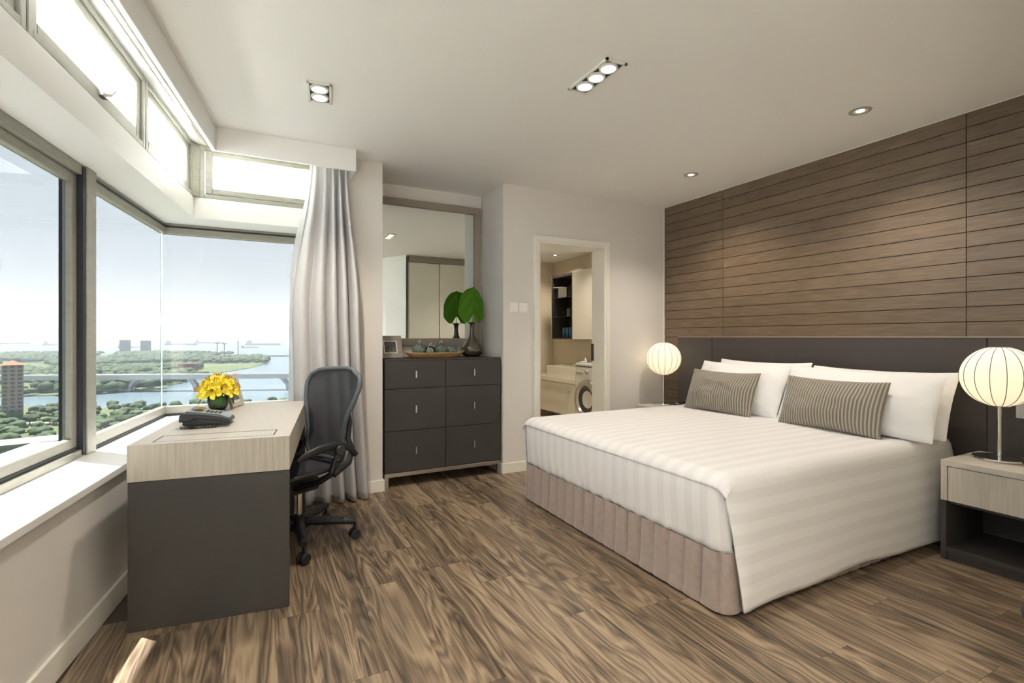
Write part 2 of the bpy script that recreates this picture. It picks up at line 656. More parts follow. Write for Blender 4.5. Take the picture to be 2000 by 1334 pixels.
prism(bm, [(PA(OA, YB) - 0.05, YB), (3.95, YB), (3.95, OB), (PA(OA, OB), OB)], H, 2.65)
struct('ceiling', bm, 'ceiling_paint', 'smooth off-white bedroom ceiling', 'ceiling')

# floor planks
bm = B()
prism(bm, [(PA(WA, YB), YB), (3.8, YB), (3.8, 4.4), (PA(WA, 4.4), 4.4)], -0.10, -0.006)
fl = struct('floor', bm, 'floor_underlay', 'walnut-toned plank floor of the bedroom', 'floor')
rng = random.Random(5)
PW, PL = 0.18, 1.22
x = -1.02
while x < 3.8:
    y = YB - rng.random() * PL
    while y < 4.39:
        x0, x1, y0, y1 = x, min(x + PW, 3.8), max(y, YB), min(y + PL, 4.39)
        y += PL
        if y1 - y0 < 0.03 or x1 - x0 < 0.01:
            continue
        if x0 > 1.95 and x1 < 3.75 and y0 > 1.6 and y1 < 3.2:
            continue
        g = 0.0006
        poly = [(x0 + g, y0 + g), (x1 - g, y0 + g), (x1 - g, y1 - g), (x0 + g, y1 - g)]
        lx = lambda yy: PA(WA + 0.002, yy)
        if x1 < lx(y0) + 0.01:
            continue
        if x0 < lx(y1):
            poly = [(max(px, lx(py) if px < x1 - 0.01 else px), py) for px, py in poly]
            if poly[3][0] > poly[2][0] - 0.002:
                continue
        cx, cy = (x0 + x1) / 2, (y0 + y1) / 2
        bm = B()
        prism(bm, [(px - cx, py - cy) for px, py in poly], -0.006, 0.0)
        o = obj('floor_plank', bm, 'walnut_vinyl', fl)
        o.location = (cx, cy, 0)
    x += PW

# oak boards of the headboard wall
BH = (2.548 - 1.2) / 15
def boards(y0, y1, z0, rows):
    cy = (y0 + y1) / 2
    bm = B()
    box(bm, -0.006, 0.006, y0 - cy, y1 - cy, 0.0020, BH - 0.0020)
    first = obj('board', bm, 'panel_oak', wh, bevel=0.0012, seg=1)
    for k in range(rows):
        o = first if k == 0 else first.copy()
        if k:
            COL.objects.link(o)
            o.parent = wh
        o.location = (3.794 - rng.random() * 0.0012, cy, z0 + k * BH)
boards(3.168, 3.902, 1.2, 15)
boards(1.413, 3.165, 1.2, 15)
boards(0.68, 1.410, 1.2, 15)
boards(3.682, 3.902, 1.2 - 13 * BH, 13)
bm = B()
box(bm, 3.786, 3.80, 3.902, 3.91, 0, 2.55)
box(bm, 3.786, 3.80, 0.68, 3.902, 2.546, 2.55)
struct('trim_3', bm, 'white_paint', 'thin white bead edging the oak board wall', 'trim')

# baseboards
def baseboard(name, pts, h, label):
    bm = B()
    prism(bm, pts, 0, h)
    struct(name, bm, 'trim_paint', label, 'baseboard', bevel=0.002)
baseboard('baseboard_left', [(PA(WA, YB), YB), (PA(WA, WB), WB), (PA(WA + .014, WB), WB), (PA(WA + .014, YB), YB)], 0.10, 'white baseboard along the left window wall')
baseboard('baseboard_pillar', [(XR, 3.876), (0.870, 3.876), (0.870, 4.39), (0.856, 4.39), (0.856, 3.89), (XR, 3.89)], 0.088, 'white baseboard round the pillar beside the curtain')
baseboard('baseboard_door', [(1.896, 3.896), (DX0 - 0.05, 3.896), (DX0 - 0.05, 3.91), (1.91, 3.91), (1.91, 4.39), (1.896, 4.39)], 0.088, 'white baseboard between dresser and bathroom door')
baseboard('baseboard_right', [(DX1 + 0.05, 3.896), (3.78, 3.896), (3.78, 3.91), (DX1 + 0.05, 3.91)], 0.088, 'white baseboard between bathroom door and oak wall')

# pelmets
bm = B()
prism(bm, [(PA(-0.718, YB), YB), (PA(-0.718, 3.69), 3.69), (PA(-0.740, 3.712), 3.712), (PA(-0.740, YB), YB)], 2.393, H)
struct('trim_4', bm, 'white_paint', 'white curtain pelmet board along the left window', 'pelmet', bevel=0.002)
bm = B()
prism(bm, [(PA(-0.718, 3.69), 3.69), (0.624, 3.69), (0.624, 3.89), (0.602, 3.89), (0.602, 3.712), (PA(-0.740, 3.712), 3.712)], 2.393, H)
struct('trim_5', bm, 'white_paint', 'white curtain pelmet box above the grey curtain', 'pelmet', bevel=0.002)
t = thing('curtain_track', 'slim metal curtain tracks inside the left pelmet', 'track', rot=-SKEW)
for a in (-0.790, -0.845):
    bm = B()
    box(bm, a - 0.012, a + 0.012, 0.3, 3.95, 2.528, H - 0.001)
    box(bm, a - 0.016, a - 0.011, 0.3, 3.95, 2.520, H - 0.001)
    box(bm, a + 0.011, a + 0.016, 0.3, 3.95, 2.520, H - 0.001)
    obj('rail', bm, 'brushed_steel' if a < -0.8 else 'white_paint', t)

# ------------------------------------------------------------------ windows
def rect_frame(bm, lo, hi, fw, d0, d1, axis):
    """rectangular frame: axis 'A' runs along y at depth x in (d0,d1), 'B' along x at depth y"""
    (u0, z0), (u1, z1) = lo, hi
    for a0, a1, c0, c1 in ((u0, u0 + fw, z0, z1), (u1 - fw, u1, z0, z1), (u0 + fw, u1 - fw, z0, z0 + fw), (u0 + fw, u1 - fw, z1 - fw, z1)):
        if axis == 'A':
            box(bm, d0, d1, a0, a1, c0, c1)
        else:
            box(bm, a0, a1, d0, d1, c0, c1)

def pane(parent, axis, lo, hi, d, material):
    (u0, z0), (u1, z1) = lo, hi
    bm = B()
    if axis == 'A':
        vs = [(d, u0, z0), (d, u1, z0), (d, u1, z1), (d, u0, z1)]
    else:
        vs = [(u0, d, z0), (u1, d, z0), (u1, d, z1), (u0, d, z1)]
    bm.faces.new([bm.verts.new(v) for v in vs])
    return obj('pane', bm, material, parent, fix=False)

ZS, ZT = 0.623, 2.03
w1 = struct_root('window_1', 'wide tinted window with a sliding sash on the left', 'window', -SKEW)
AYC = -SN * PA(GA, GB) * -1 + CS * GB   # corner of the two glass runs in slanted frame
bm = B()
box(bm, GA - 0.012, GA + 0.045, -1.17, 2.975, ZS, ZS + 0.035)
box(bm, GA - 0.012, GA + 0.045, -1.17, 2.975, ZT - 0.05, ZT)
obj('outer_frame', bm, 'alu_frame', w1, bevel=0.003, seg=1)
bm = B()
box(bm, GA - 0.05, GA + 0.055, 2.972, 3.072, ZS, ZT)
obj('post', bm, 'alu_frame', w1, bevel=0.003, seg=1)
bm = B()
box(bm, GA - 0.045, GA + 0.050, 2.944, 2.972, ZS + 0.01, ZT - 0.01)
box(bm, GA - 0.02, GA + 0.03, 1.9, 2.95, ZS + 0.035, ZS + 0.050)
obj('gasket', bm, 'rubber', w1)
for y0, y1 in ((1.84, 2.944), (0.36, 1.84), (-1.16, 0.36)):  # last sash lies behind the camera, added for extra daylight
    bm = B()
    rect_frame(bm, (y0, ZS + 0.048), (y1, ZT - 0.052), 0.046, GA - 0.012, GA + 0.025, 'A')
    s = obj('sash', bm, 'alu_frame', w1, bevel=0.003, seg=1)
    pane(s, 'A', (y0 + 0.04, ZS + 0.085), (y1 - 0.04, ZT - 0.09), GA, 'tinted_pane')
w2 = struct_root('window_2', 'narrow fixed window between the post and the glass corner', 'window', -SKEW)
bm = B()
box(bm, GA - 0.012, GA + 0.03, 3.072, AYC, ZS, ZS + 0.070)
box(bm, GA - 0.012, GA + 0.03, 3.072, AYC, ZT - 0.075, ZT)
box(bm, GA - 0.012, GA + 0.03, 3.072, 3.090, ZS + .07, ZT - .075)
obj('frame', bm, 'alu_frame', w2, bevel=0.003, seg=1)
bm = B()
box(bm, GA + 0.031, GA + 0.036, 3.08, AYC - 0.03, ZS, ZS + 0.016)
box(bm, GA + 0.031, GA + 0.035, 3.08, AYC - 0.03, ZT - 0.030, ZT - 0.018)
obj('gasket', bm, 'rubber', w2)
pane(w2, 'A', (3.085, ZS + 0.065), (AYC - 0.003, ZT - 0.07), GA, 'tinted_pane')
w3 = struct_root('window_3', 'wide fixed far window above the desk', 'window')
xg = PA(GA, GB)
bm = B()
box(bm, xg, XR, GB - 0.03, GB + 0.03, ZS, ZS + 0.070)
box(bm, xg, XR, GB - 0.03, GB + 0.03, ZT - 0.075, ZT)
box(bm, XR - 0.04, XR, GB - 0.03, GB + 0.03, ZS + .07, ZT - .075)
obj('frame', bm, 'alu_frame', w3, bevel=0.003, seg=1)
bm = B()
box(bm, xg + .03, XR, GB - 0.036, GB - 0.031, ZS, ZS + 0.016)
box(bm, xg + .03, XR, GB - 0.035, GB - 0.031, ZT - 0.030, ZT - 0.018)
obj('gasket', bm, 'rubber', w3)
pane(w3, 'B', (xg + 0.003, ZS + 0.065), (XR - 0.035, ZT - 0.07), GB, 'clear_pane')
bm = B()
box(bm, xg - 0.006, xg + 0.006, GB - 0.006, GB + 0.006, ZS + 0.07, ZT - 0.07)
obj('glass_joint', bm, 'clear_glass', w3)

# clerestory lights
CZ0, CZ1 = 2.175, 2.545
def clerestory(name, label, axis, u0, u1, d, sgn, rot, latch=None):
    """sgn: direction of the room along the depth axis"""
    r = struct_root(name, label, 'window', rot)
    bm = B()
    lo, hi = sorted((d - 0.07 * sgn, d))
    rect_frame(bm, (u0, CZ0), (u1, CZ1), 0.030, lo, hi, axis)
    obj('outer_frame', bm, 'alu_frame', r, bevel=0.003, seg=1)
    lo, hi = sorted((d - 0.055 * sgn, d - 0.012 * sgn))
    bm = B()
    rect_frame(bm, (u0 + 0.034, CZ0 + 0.034), (u1 - 0.034, CZ1 - 0.020), 0.044, lo, hi, axis)
    s = obj('sash', bm, 'alu_frame', r, bevel=0.004, seg=1)
    pane(s, axis, (u0 + 0.07, CZ0 + 0.07), (u1 - 0.07, CZ1 - 0.055), d - 0.033 * sgn, 'frosted_glass')
    if latch is not None:
        bm = B()
        box(bm, d - 0.012, d + 0.006, latch - 0.025, latch + 0.025, CZ0 + 0.045, CZ0 + 0.068)
        tube(bm, [(d + 0.004, latch, CZ0 + 0.056), (d + 0.022, latch, CZ0 + 0.060), (d + 0.030, latch + 0.018, CZ0 + 0.085), (d + 0.028, latch + 0.030, CZ0 + 0.11)], [0.008, 0.009, 0.008, 0.006], 8)
        obj('latch', bm, 'brushed_steel', r, smooth=40)
    return r
AYB = SN * PA(WA, WB) + CS * WB
clerestory('window_4', 'frosted high window nearest the glass corner on the left', 'A', 3.075, AYB - 0.035, WA, 1, -SKEW)
clerestory('window_5', 'long frosted high window with a latch on the left', 'A', 2.02, 3.065, WA, 1, -SKEW, 2.575)
clerestory('window_6', 'frosted high window at the top left edge', 'A', 0.97, 2.01, WA, 1, -SKEW)
clerestory('fill_window_1', 'unseen frosted high window added behind the photographer for daylight', 'A', -0.08, 0.96, WA, 1, -SKEW)  # out of view, put in to bring more daylight inside
clerestory('fill_window_2', 'rearmost unseen frosted high window added behind the photographer for daylight', 'A', -1.13, -0.09, WA, 1, -SKEW)  # second added high window behind the camera, again for daylight
clerestory('window_7', 'frosted high window above the far window', 'B', PA(WA, WB) + 0.035, XR, WB, -1, 0)
bm = B()
cx0 = PA(WA, WB)
prism(bm, [(cx0 - 0.004, WB - 0.045), (cx0 + 0.04, WB), (cx0 + 0.04, WB + 0.07), (cx0 - 0.07, WB + 0.07), (cx0 - 0.075, WB - 0.04)], CZ0, CZ1)
struct('trim_6', bm, 'alu_frame', 'metal corner post joining the high windows', 'post', bevel=0.004)

# ledge of the building outside the glass
bm = B()
prism(bm, [(PA(-2.42, -3), -3), (PA(-2.42, 5.6), 5.6), (1.5, 5.6), (1.5, 4.53), (PA(-1.33, 4.53), 4.53), (PA(-1.33, -3), -3)], 0.10, 0.30)
struct('trim_7', bm, 'concrete', 'pale concrete ledge outside the windows', 'ledge')

# ------------------------------------------------------------------ bathroom behind the doorway
bm = B()
box(bm, 2.0, 4.25, 4.09, 6.75, -0.12, -0.002)
struct('bathroom_floor', bm, 'cream_tile', 'cream tiled bathroom floor', 'floor')
bm = B()
box(bm, 2.0, 4.25, 4.09, 6.75, 2.36, 2.45)
struct('bathroom_ceiling', bm, 'ceiling_paint', 'low bathroom ceiling with a downlight', 'ceiling')
bm = B()
box(bm, 2.0, 4.25, 6.62, 6.75, -0.02, 2.4)
struct('wall_bathroom_far', bm, 'cream_tile', 'cream far wall of the bathroom', 'wall')
bm = B()
box(bm, 4.10, 4.25, 4.09, 6.62, -0.02, 2.4)
struct('wall_bathroom_right', bm, 'cream_tile', 'cream bathroom wall behind the vanity and washer', 'wall')
bm = B()
box(bm, 1.90, 2.0, 4.52, 6.75, -0.02, 2.4)
struct('wall_bathroom_left', bm, 'cream_tile', 'cream bathroom wall left of the doorway', 'wall')

d = struct_root('door_1', 'cream door frame round the bathroom opening', 'door frame')
fw = 0.048
bm = B()
box(bm, DX0 - fw, DX0, 3.885, 3.91, 0, DZ + fw)
box(bm, DX0 - 0.006, DX0 + 0.018, 3.893, 4.10, 0, DZ)
obj('jamb', bm, 'trim_paint', d, bevel=0.004)
bm = B()
box(bm, DX1, DX1 + fw, 3.885, 3.91, 0, DZ + fw)
box(bm, DX1 - 0.018, DX1 + 0.006, 3.893, 4.10, 0, DZ)
obj('jamb', bm, 'trim_paint', d, bevel=0.004)
bm = B()
box(bm, DX0, DX1, 3.885, 3.91, DZ, DZ + fw)
box(bm, DX0 + .018, DX1 - .018, 3.893, 4.10, DZ - 0.018, DZ + 0.004)
obj('head_jamb', bm, 'trim_paint', d, bevel=0.004)
bm = B()
box(bm, DX1 - 0.030, DX1 - 0.018, 4.066, 4.098, 0.96, 1.13)
o = obj('pull_plate', bm, 'dark_interior', d, bevel=0.003)
o['label'] = 'dark recessed door pull'

VX = 3.70
t = thing('vanity_cabinet', 'cream wall-hung vanity drawer under the basin', 'vanity', (VX, 5.42, 0))
bm = B()
box(bm, 0.02, 0.398, 0, 1.19, 0.14, 0.575)
obj('body', bm, 'cream_lacquer', t)
bm = B()
box(bm, 0, 0.02, 0.004, 1.186, 0.14, 0.565)
dr = obj('drawer', bm, 'cream_lacquer', t, bevel=0.003)
bm = B()
tube(bm, [(-0.045, 0.10, 0.46), (-0.045, 0.80, 0.46)], 0.010, 10)
for y in (0.14, 0.72):
    tube(bm, [(0.0, y, 0.46), (-0.045, y, 0.46)], 0.011, 10)
o = obj('handle', bm, 'chrome', dr, smooth=40)
o['label'] = 'chrome bar handle'
bm = B()
box(bm, VX - 0.03, 4.098, 5.42, 6.615, 0.577, 0.645)
tag(obj('stone_counter', bm, 'ceramic', bevel=0.004), 'cream vanity counter carrying the basin', 'counter')
t = thing('basin', 'white rectangular vessel basin on the vanity', 'basin', (3.72, 5.46, 0.646))
bm = B()
bx0, bx1, by0, by1, bz = 0, 0.36, 0, 0.72, 0.145
th = 0.014
box(bm, bx0, bx1, by0, by1, 0, 0.02)
box(bm, bx0, bx0 + th, by0, by1, 0.02, bz)
box(bm, bx1 - 0.09, bx1, by0, by1, 0.02, bz)
box(bm, bx0 + th, bx1 - 0.09, by0, by0 + th, 0.02, bz)
box(bm, bx0 + th, bx1 - 0.09, by1 - th, by1, 0.02, bz)
obj('bowl', bm, 'ceramic', t, bevel=0.004)
bm = B()
lathe(bm, [(0, 0.021), (0.02, 0.022), (0.024, 0.020)], 20, (0.13, 0.36, 0))
obj('drain', bm, 'chrome', t, smooth=40)
t = thing('faucet', 'chrome single-lever faucet behind the basin', 'faucet', (4.035, 5.62, 0.792))
bm = B()
tube(bm, [(0, 0, 0), (-0.005, 0, 0.02), (-0.03, 0.01, 0.12)], [0.026, 0.024, 0.021], 14)
obj('body', bm, 'chrome', t, smooth=40)
bm = B()
tube(bm, [(-0.018, 0.006, 0.07), (-0.10, 0.03, 0.062), (-0.15, 0.045, 0.05)], [0.016, 0.014, 0.013], 12)
obj('spout', bm, 'chrome', t, smooth=40)
bm = B()
tube(bm, [(-0.03, 0.01, 0.118), (-0.06, 0.02, 0.138), (-0.14, 0.045, 0.128)], [0.020, 0.012, 0.007], 12, flat=0.6)
obj('lever', bm, 'chrome', t, smooth=40)
bm = B()
lathe(bm, [(0, 0.004), (0.045, 0.005), (0.058, 0.018), (0.064, 0.018), (0.052, 0), (0, 0)], 28)
o = tag(obj('soap_dish', bm, 'ceramic', smooth=40), 'small round soap dish beside the faucet', 'dish')
o.location = (4.03, 5.86, 0.792)

t = thing('washing_machine', 'white front-loading washing machine beside the vanity', 'washing machine', (3.695, 4.82, 0))
bm = B()
box(bm, 0, 0.39, 0, 0.595, 0.012, 0.86)
obj('body', bm, 'washer_white', t, bevel=0.012)
bm = B()
box(bm, -0.006, 0.004, 0.01, 0.585, 0.70, 0.815)
obj('control_panel', bm, 'washer_white', t, bevel=0.004)
bm = B()
box(bm, -0.008, 0.002, 0.02, 0.575, 0.815, 0.828)
obj('panel_gap', bm, 'washer_dark', t)
bm = B()
box(bm, -0.012, 0.0, 0.41, 0.565, 0.718, 0.738)
obj('drawer_grip', bm, 'brushed_steel', t, bevel=0.003)
MX = Matrix.Rotation(R(-90), 4, 'Y')
bm = B()
lathe(bm, [(0, 0.03), (0.022, 0.03), (0.030, 0.022), (0.034, 0.0)], 24, (0, 0, 0), Matrix.Translation((0, 0.32, 0.755)) @ MX)
obj('dial', bm, 'brushed_steel', t, smooth=40)
bm = B()
lathe(bm, [(0.165, 0.012), (0.185, 0.045), (0.222, 0.045), (0.252, 0.018), (0.258, 0.0)], 48, (0, 0, 0), Matrix.Translation((0, 0.325, 0.405)) @ MX)
dr = obj('door', bm, 'brushed_steel', t, smooth=50)
bm = B()
lathe(bm, [(0, -0.002), (0.11, 0.0), (0.15, 0.008), (0.172, 0.02)], 40, (0, 0, 0), Matrix.Translation((0, 0.325, 0.405)) @ MX)
obj('porthole', bm, 'washer_dark', dr, smooth=60)
for y in (0.06, 0.535):
    for xx in (0.05, 0.34):
        bm = B()
        lathe(bm, [(0, 0), (0.02, 0), (0.02, 0.014), (0, 0.014)], 12, (xx, y, 0))
        obj('foot', bm, 'rubber', t)

CX = 3.80
t = thing('wall_cabinet', 'cream wall cabinet with a dark open shelf niche', 'cabinet', (CX, 4.60, 1.17))
bm = B()
hh = 0.91
box(bm, 0.28, 0.298, 1.04, 1.56, 0, hh)
box(bm, 0, 0.28, 1.04, 1.055, 0, hh)
box(bm, 0.0, 0.28, 1.545, 1.56, 0, hh)
box(bm, 0, 0.28, 1.055, 1.545, 0, 0.018)
box(bm, 0, 0.28, 1.055, 1.545, hh - 0.035, hh)
obj('niche', bm, 'dark_interior', t)
bm = B()
box(bm, 0.02, 0.298, 0, 1.04, 0, hh)
obj('body', bm, 'cream_lacquer', t)
bm = B()
box(bm, 0.0, 0.019, 0.0, 0.515, 0.0, hh)
obj('door', bm, 'cream_lacquer', t, bevel=0.002)
bm = B()
box(bm, 0.0, 0.019, 0.519, 1.038, 0.0, hh)
obj('door', bm, 'cream_lacquer', t, bevel=0.002)
bm = B()
box(bm, -0.004, 0.29, 1.56, 1.572, 0, hh)
obj('side_strip', bm, 'brushed_steel', t)
for z in (0.31, 0.58):
    bm = B()
    box(bm, 0.02, 0.275, 1.056, 1.544, z, z + 0.008)
    obj('shelf', bm, 'clear_glass', t)
def tumbler():
    bm = B()
    lathe(bm, [(0, 0.003), (0.028, 0.003), (0.033, 0.11), (0.036, 0.11), (0.031, 0), (0, 0)], 20)
    return bm
g0 = None
for k, (yy, lab) in enumerate(((5.73, 'right'), (5.87, 'left'))):
    o = obj('drinking_glass', tumbler(), 'clear_glass', smooth=40)
    tag(o, 'clear drinking glass on the cabinet glass shelf, %s one' % lab, 'glass', 'glasses on the cabinet shelf')
    o.location = (3.90, yy, 1.17 + 0.3185)
can = None
for k in range(4):
    if can is None:
        bm = B()
        lathe(bm, [(0, 0), (0.024, 0), (0.029, 0.008), (0.029, 0.128), (0.024, 0.142), (0.022, 0.142), (0.021, 0.138), (0, 0.138)], 20)
        can = obj('drink_can', bm, 'blue_can', smooth=40)
        o = can
    else:
        o = can.copy()
        COL.objects.link(o)
    tag(o, ['first', 'second', 'third', 'fourth'][k] + ' blue drink can from the left in the cabinet niche', 'can', 'blue cans in the cabinet niche')
    o.location = (3.90, 5.99 - k * 0.085, 1.17 + 0.019)
bm = B()
box(bm, 3.93, 4.03, 5.80, 5.95, 1.17 + 0.589, 1.17 + 0.76)
tag(obj('storage_box', bm, 'black_plastic', bevel=0.005), 'small black box on the upper cabinet shelf', 'box')
t = thing('magazine', 'white folded leaflet on the upper cabinet shelf', 'leaflet', (3.86, 6.04, 1.17 + 0.589), 12)
bm = B()
MM = Matrix.Rotation(R(-30), 4, 'Y')
box(bm, -0.04, 0.06, -0.09, 0.10, 0.150, 0.156)
obj('cover', bm, 'paper_white', t)
bm = B()
box(bm, 0.05, 0.058, -0.08, 0.09, 0.0, 0.150)
obj('spine', bm, 'paper_white', t)

def spot(name, loc, power, cone=110, color=(1.0, 0.90, 0.77), radius=0.03, blend=0.7, tilt=(0, 0)):
    l = bpy.data.lights.new(name, 'SPOT')
    l.energy = power
    l.spot_size = R(cone)
    l.spot_blend = blend
    l.color = color
    l.shadow_soft_size = radius
    o = bpy.data.objects.new(name, l)
    COL.objects.link(o)
    o.location = loc
    o.rotation_euler = (R(tilt[0]), R(tilt[1]), 0)
    return o

def downlight(name, label, x, y, z, power, r=0.058, **k):
    t = thing(name, label, 'downlight', (x, y, z), 0, 'round downlights')
    bm = B()
    lathe(bm, [(r * 0.62, -0.001), (r * 0.70, -0.006), (r, -0.005), (r * 1.02, -0.0005)], 32)
    obj('ring', bm, 'downlight_ring', t, smooth=40)
    bm = B()
    lathe(bm, [(0, -0.002), (r * 0.62, -0.002), (r * .62, -0.0005)], 24)
    obj('reflector', bm, 'fixture_white', t, smooth=40)
    bm = B()
    lathe(bm, [(0, -0.0045), (r * 0.36, -0.0045), (r * 0.38, -0.002)], 20)
    obj('lamp', bm, 'lamp_glow', t)
    spot(name + '_light', (x, y, z - 0.02), power, **k)

downlight('downlight', 'round downlight in the ceiling above the bedside nearest the bathroom', 3.20, 2.993, H, 25 * SPOT, cone=125)
downlight('downlight', 'round downlight in the ceiling nearest the right edge', 3.195, 1.689, H, 25 * SPOT, cone=125)
downlight('downlight', 'round downlight in the bathroom ceiling', 3.74, 5.98, 2.36, 20, cone=140)
spot('bathroom_light', (3.2, 4.9, 2.33), 20, cone=140)

def gimbal(name, label, x, y, n, rot, powers):
    L = 0.105 * n
    t = thing(name, label, 'ceiling light', (x, y, H), rot)
    bm = B()
    wv = 0.062
    rect = ((-wv, -wv + 0.012, -L / 2 - 0.012, L / 2 + 0.012), (wv - 0.012, wv, -L / 2 - 0.012, L / 2 + 0.012), (-wv, wv, -L / 2 - 0.012, -L / 2), (-wv, wv, L / 2, L / 2 + 0.012))
    for a, b_, c, d_ in rect:
        box(bm, a, b_, c, d_, -0.010, -0.0005)
    obj('trim_frame', bm, 'fixture_white', t)
    bm = B()
    box(bm, -wv + 0.012, wv - 0.012, -L / 2, L / 2, -0.003, -0.0008)
    obj('housing', bm, 'black_trim', t)
    for k in range(n):
        yy = (k - (n - 1) / 2) * 0.100
        bm = B()
        lathe(bm, [(0.036, -0.004), (0.037, -0.013), (0.046, -0.013), (0.048, -0.003)], 32, (0, yy, 0))
        s = obj('bezel', bm, 'fixture_white', t, smooth=40)
        bm = B()
        lathe(bm, [(0, -0.010), (0.030, -0.009), (0.037, -0.0045)], 28, (0, yy, 0))
        obj('lamp', bm, 'lamp_glow', s)
        p = Matrix.Rotation(R(rot), 3, 'Z') @ Vector((0, yy, 0))
        spot(name + '_light', (x + p.x, y + p.y, H - 0.03), powers, cone=120)
gimbal('twin_ceiling_light', 'recessed square ceiling light with two round lamps', 0.298, 2.915, 2, -SKEW, 19 * SPOT)
gimbal('triple_ceiling_light', 'recessed oblong ceiling light with three round lamps', 1.556, 2.088, 3, 0, 2.6 * SPOT)
gimbal('rear_fill_light', 'unseen oblong ceiling light added behind the photographer as fill', 0.75, -0.35, 3, 0, 20 * SPOT)  # made-up fixture out of view, brightens the room from behind

# ------------------------------------------------------------------ wardrobe behind the frame edge (seen in the mirror)
t = thing('wardrobe', 'cream wardrobe with sliding doors seen in the mirror', 'wardrobe', (2.215, 0, 0))
bm = B()
box(bm, 0, 1.58, 0.02, 0.61, 0.0, 2.545)
obj('body', bm, 'cream_lacquer', t)
for k in range(3):
    bm = B()
    box(bm, 0.008 + k * 0.525, 0.525 + k * 0.525, 0.61 + (k % 2) * 0.03, 0.635 + (k % 2) * 0.03, 0.06, 2.44)
    obj('door', bm, 'cream_lacquer', t, bevel=0.003)
bm = B()
box(bm, 0, 1.58, 0.61, 0.67, 2.445, 2.545)
obj('header', bm, 'taupe_frame', t)

# ------------------------------------------------------------------ mirror and dresser
t = thing('wall_mirror', 'large mirror in a taupe wooden frame above the dresser', 'mirror', (0, 4.388, 0))
mx0, mx1, mz0, mz1, mf = 0.87, 1.885, 1.125, 2.425, 0.062
for nm, a0, a1, c0, c1 in (('frame_rail', mx0, mx1, mz0, mz0 + mf), ('frame_rail', mx0, mx1, mz1 - mf, mz1), ('frame_stile', mx0, mx0 + mf, mz0 + mf, mz1 - mf), ('frame_stile', mx1 - mf, mx1, mz0 + mf, mz1 - mf)):
    bm = B()
    box(bm, a0, a1, -0.040, 0, c0, c1)
    obj(nm, bm, 'taupe_frame', t, bevel=0.003)
bm = B()
box(bm, mx0 + mf - 0.004, mx1 - mf + 0.004, -0.020, -0.012, mz0 + mf - 0.004, mz1 - mf + 0.004)
obj('mirror_glass', bm, 'mirror', t)

t = thing('dresser', 'dark grey six-drawer dresser on a steel base', 'dresser', (0.880, 3.925, 0))
DW, DD, DT = 1.012, 0.455, 1.022
bm = B()
box(bm, 0, DW, 0.022, DD, 0.118, DT)
box(bm, 0, DW, 0.0, 0.022, DT - 0.012, DT)
obj('body', bm, 'charcoal_lacquer', t, bevel=0.002)
rows = ((0.121, 0.414), (0.4175, 0.775), (0.7785, 1.008))
rows = ((0.121, 0.447), (0.4505, 0.783), (0.7865, 1.008))
for (z0, z1) in rows:
    for x0, x1 in ((0.002, DW / 2 - 0.002), (DW / 2 + 0.002, DW - 0.002)):
        bm = B()
        box(bm, x0, x1, 0.0, 0.020, z0, z1)
        dr = obj('drawer', bm, 'charcoal_lacquer', t, bevel=0.002)
        bm = B()
        xc, zc = (x0 + x1) / 2, (z0 + z1) / 2
        box(bm, xc - 0.008, xc + 0.008, -0.010, 0.0, zc - 0.029, zc + 0.029)
        box(bm, xc - 0.008, xc - 0.003, -0.020, -0.010, zc - 0.029, zc + 0.029)
        o = obj('handle', bm, 'chrome', dr, bevel=0.001, seg=1)
        o['label'] = 'small upright chrome pull'
bm = B()
box(bm, 0, DW, 0.0, 0.030, 0.086, 0.116)
box(bm, 0, DW, DD - 0.03, DD, 0.086, 0.116)
box(bm, 0, 0.03, 0.03, DD - 0.03, 0.086, 0.116)
box(bm, DW - 0.03, DW, 0.03, DD - 0.03, 0.086, 0.116)
obj('base_frame', bm, 'brushed_steel', t, bevel=0.001, seg=1)
for x0 in (0, DW - 0.03):
    for y0 in (0, DD - 0.03):
        bm = B()
        box(bm, x0, x0 + 0.03, y0, y0 + 0.03, 0, 0.086)
        obj('leg', bm, 'brushed_steel', t)

def picture_frame(name, label, loc, rot, wd, ht, bw, lean, m_frame, m_mat):
    t = thing(name, label, 'picture frame', loc, rot)
    M = Matrix.Rotation(R(-lean), 4, 'X')
    for nm, a0, a1, c0, c1 in (('frame_rail', -wd / 2, wd / 2, 0, bw), ('frame_rail', -wd / 2, wd / 2, ht - bw, ht), ('frame_stile', -wd / 2, -wd / 2 + bw, bw, ht - bw), ('frame_stile', wd / 2 - bw, wd / 2, bw, ht - bw)):
        bm = B()
        box(bm, a0, a1, -0.018, 0, c0, c1, M)
        obj(nm, bm, m_frame, t, bevel=0.001, seg=1)
    bm = B()
    box(bm, -wd / 2 + bw, wd / 2 - bw, -0.010, -0.006, bw, ht - bw, M)
    obj('mount', bm, m_mat, t)
    bm = B()
    iw, ih = (wd - 2 * bw) * 0.82, (ht - 2 * bw) * 0.82
    box(bm, -iw / 2, iw / 2, -0.0125, -0.0102, ht / 2 - ih / 2, ht / 2 + ih / 2, M)
    obj('photograph', bm, 'photo_print', t)
    bm = B()
    tp = M @ Vector((0, 0, ht * 0.62))
    by = max(0.07, tp.y + 0.05)
    for q in [[(-0.02, tp.y, tp.z), (0.02, tp.y, tp.z), (0.02, by, 0.0), (-0.02, by, 0.0)]]:
        a = [bm.verts.new(v) for v in q]
        b_ = [bm.verts.new((v[0], v[1] + 0.004, v[2])) for v in q]
        bm.faces.new(a)
        bm.faces.new(b_[::-1])
        for i in range(4):
            bm.faces.new([a[i], a[(i + 1) % 4], b_[(i + 1) % 4], b_[i]])
    obj('easel_back', bm, m_frame, t)
    return t
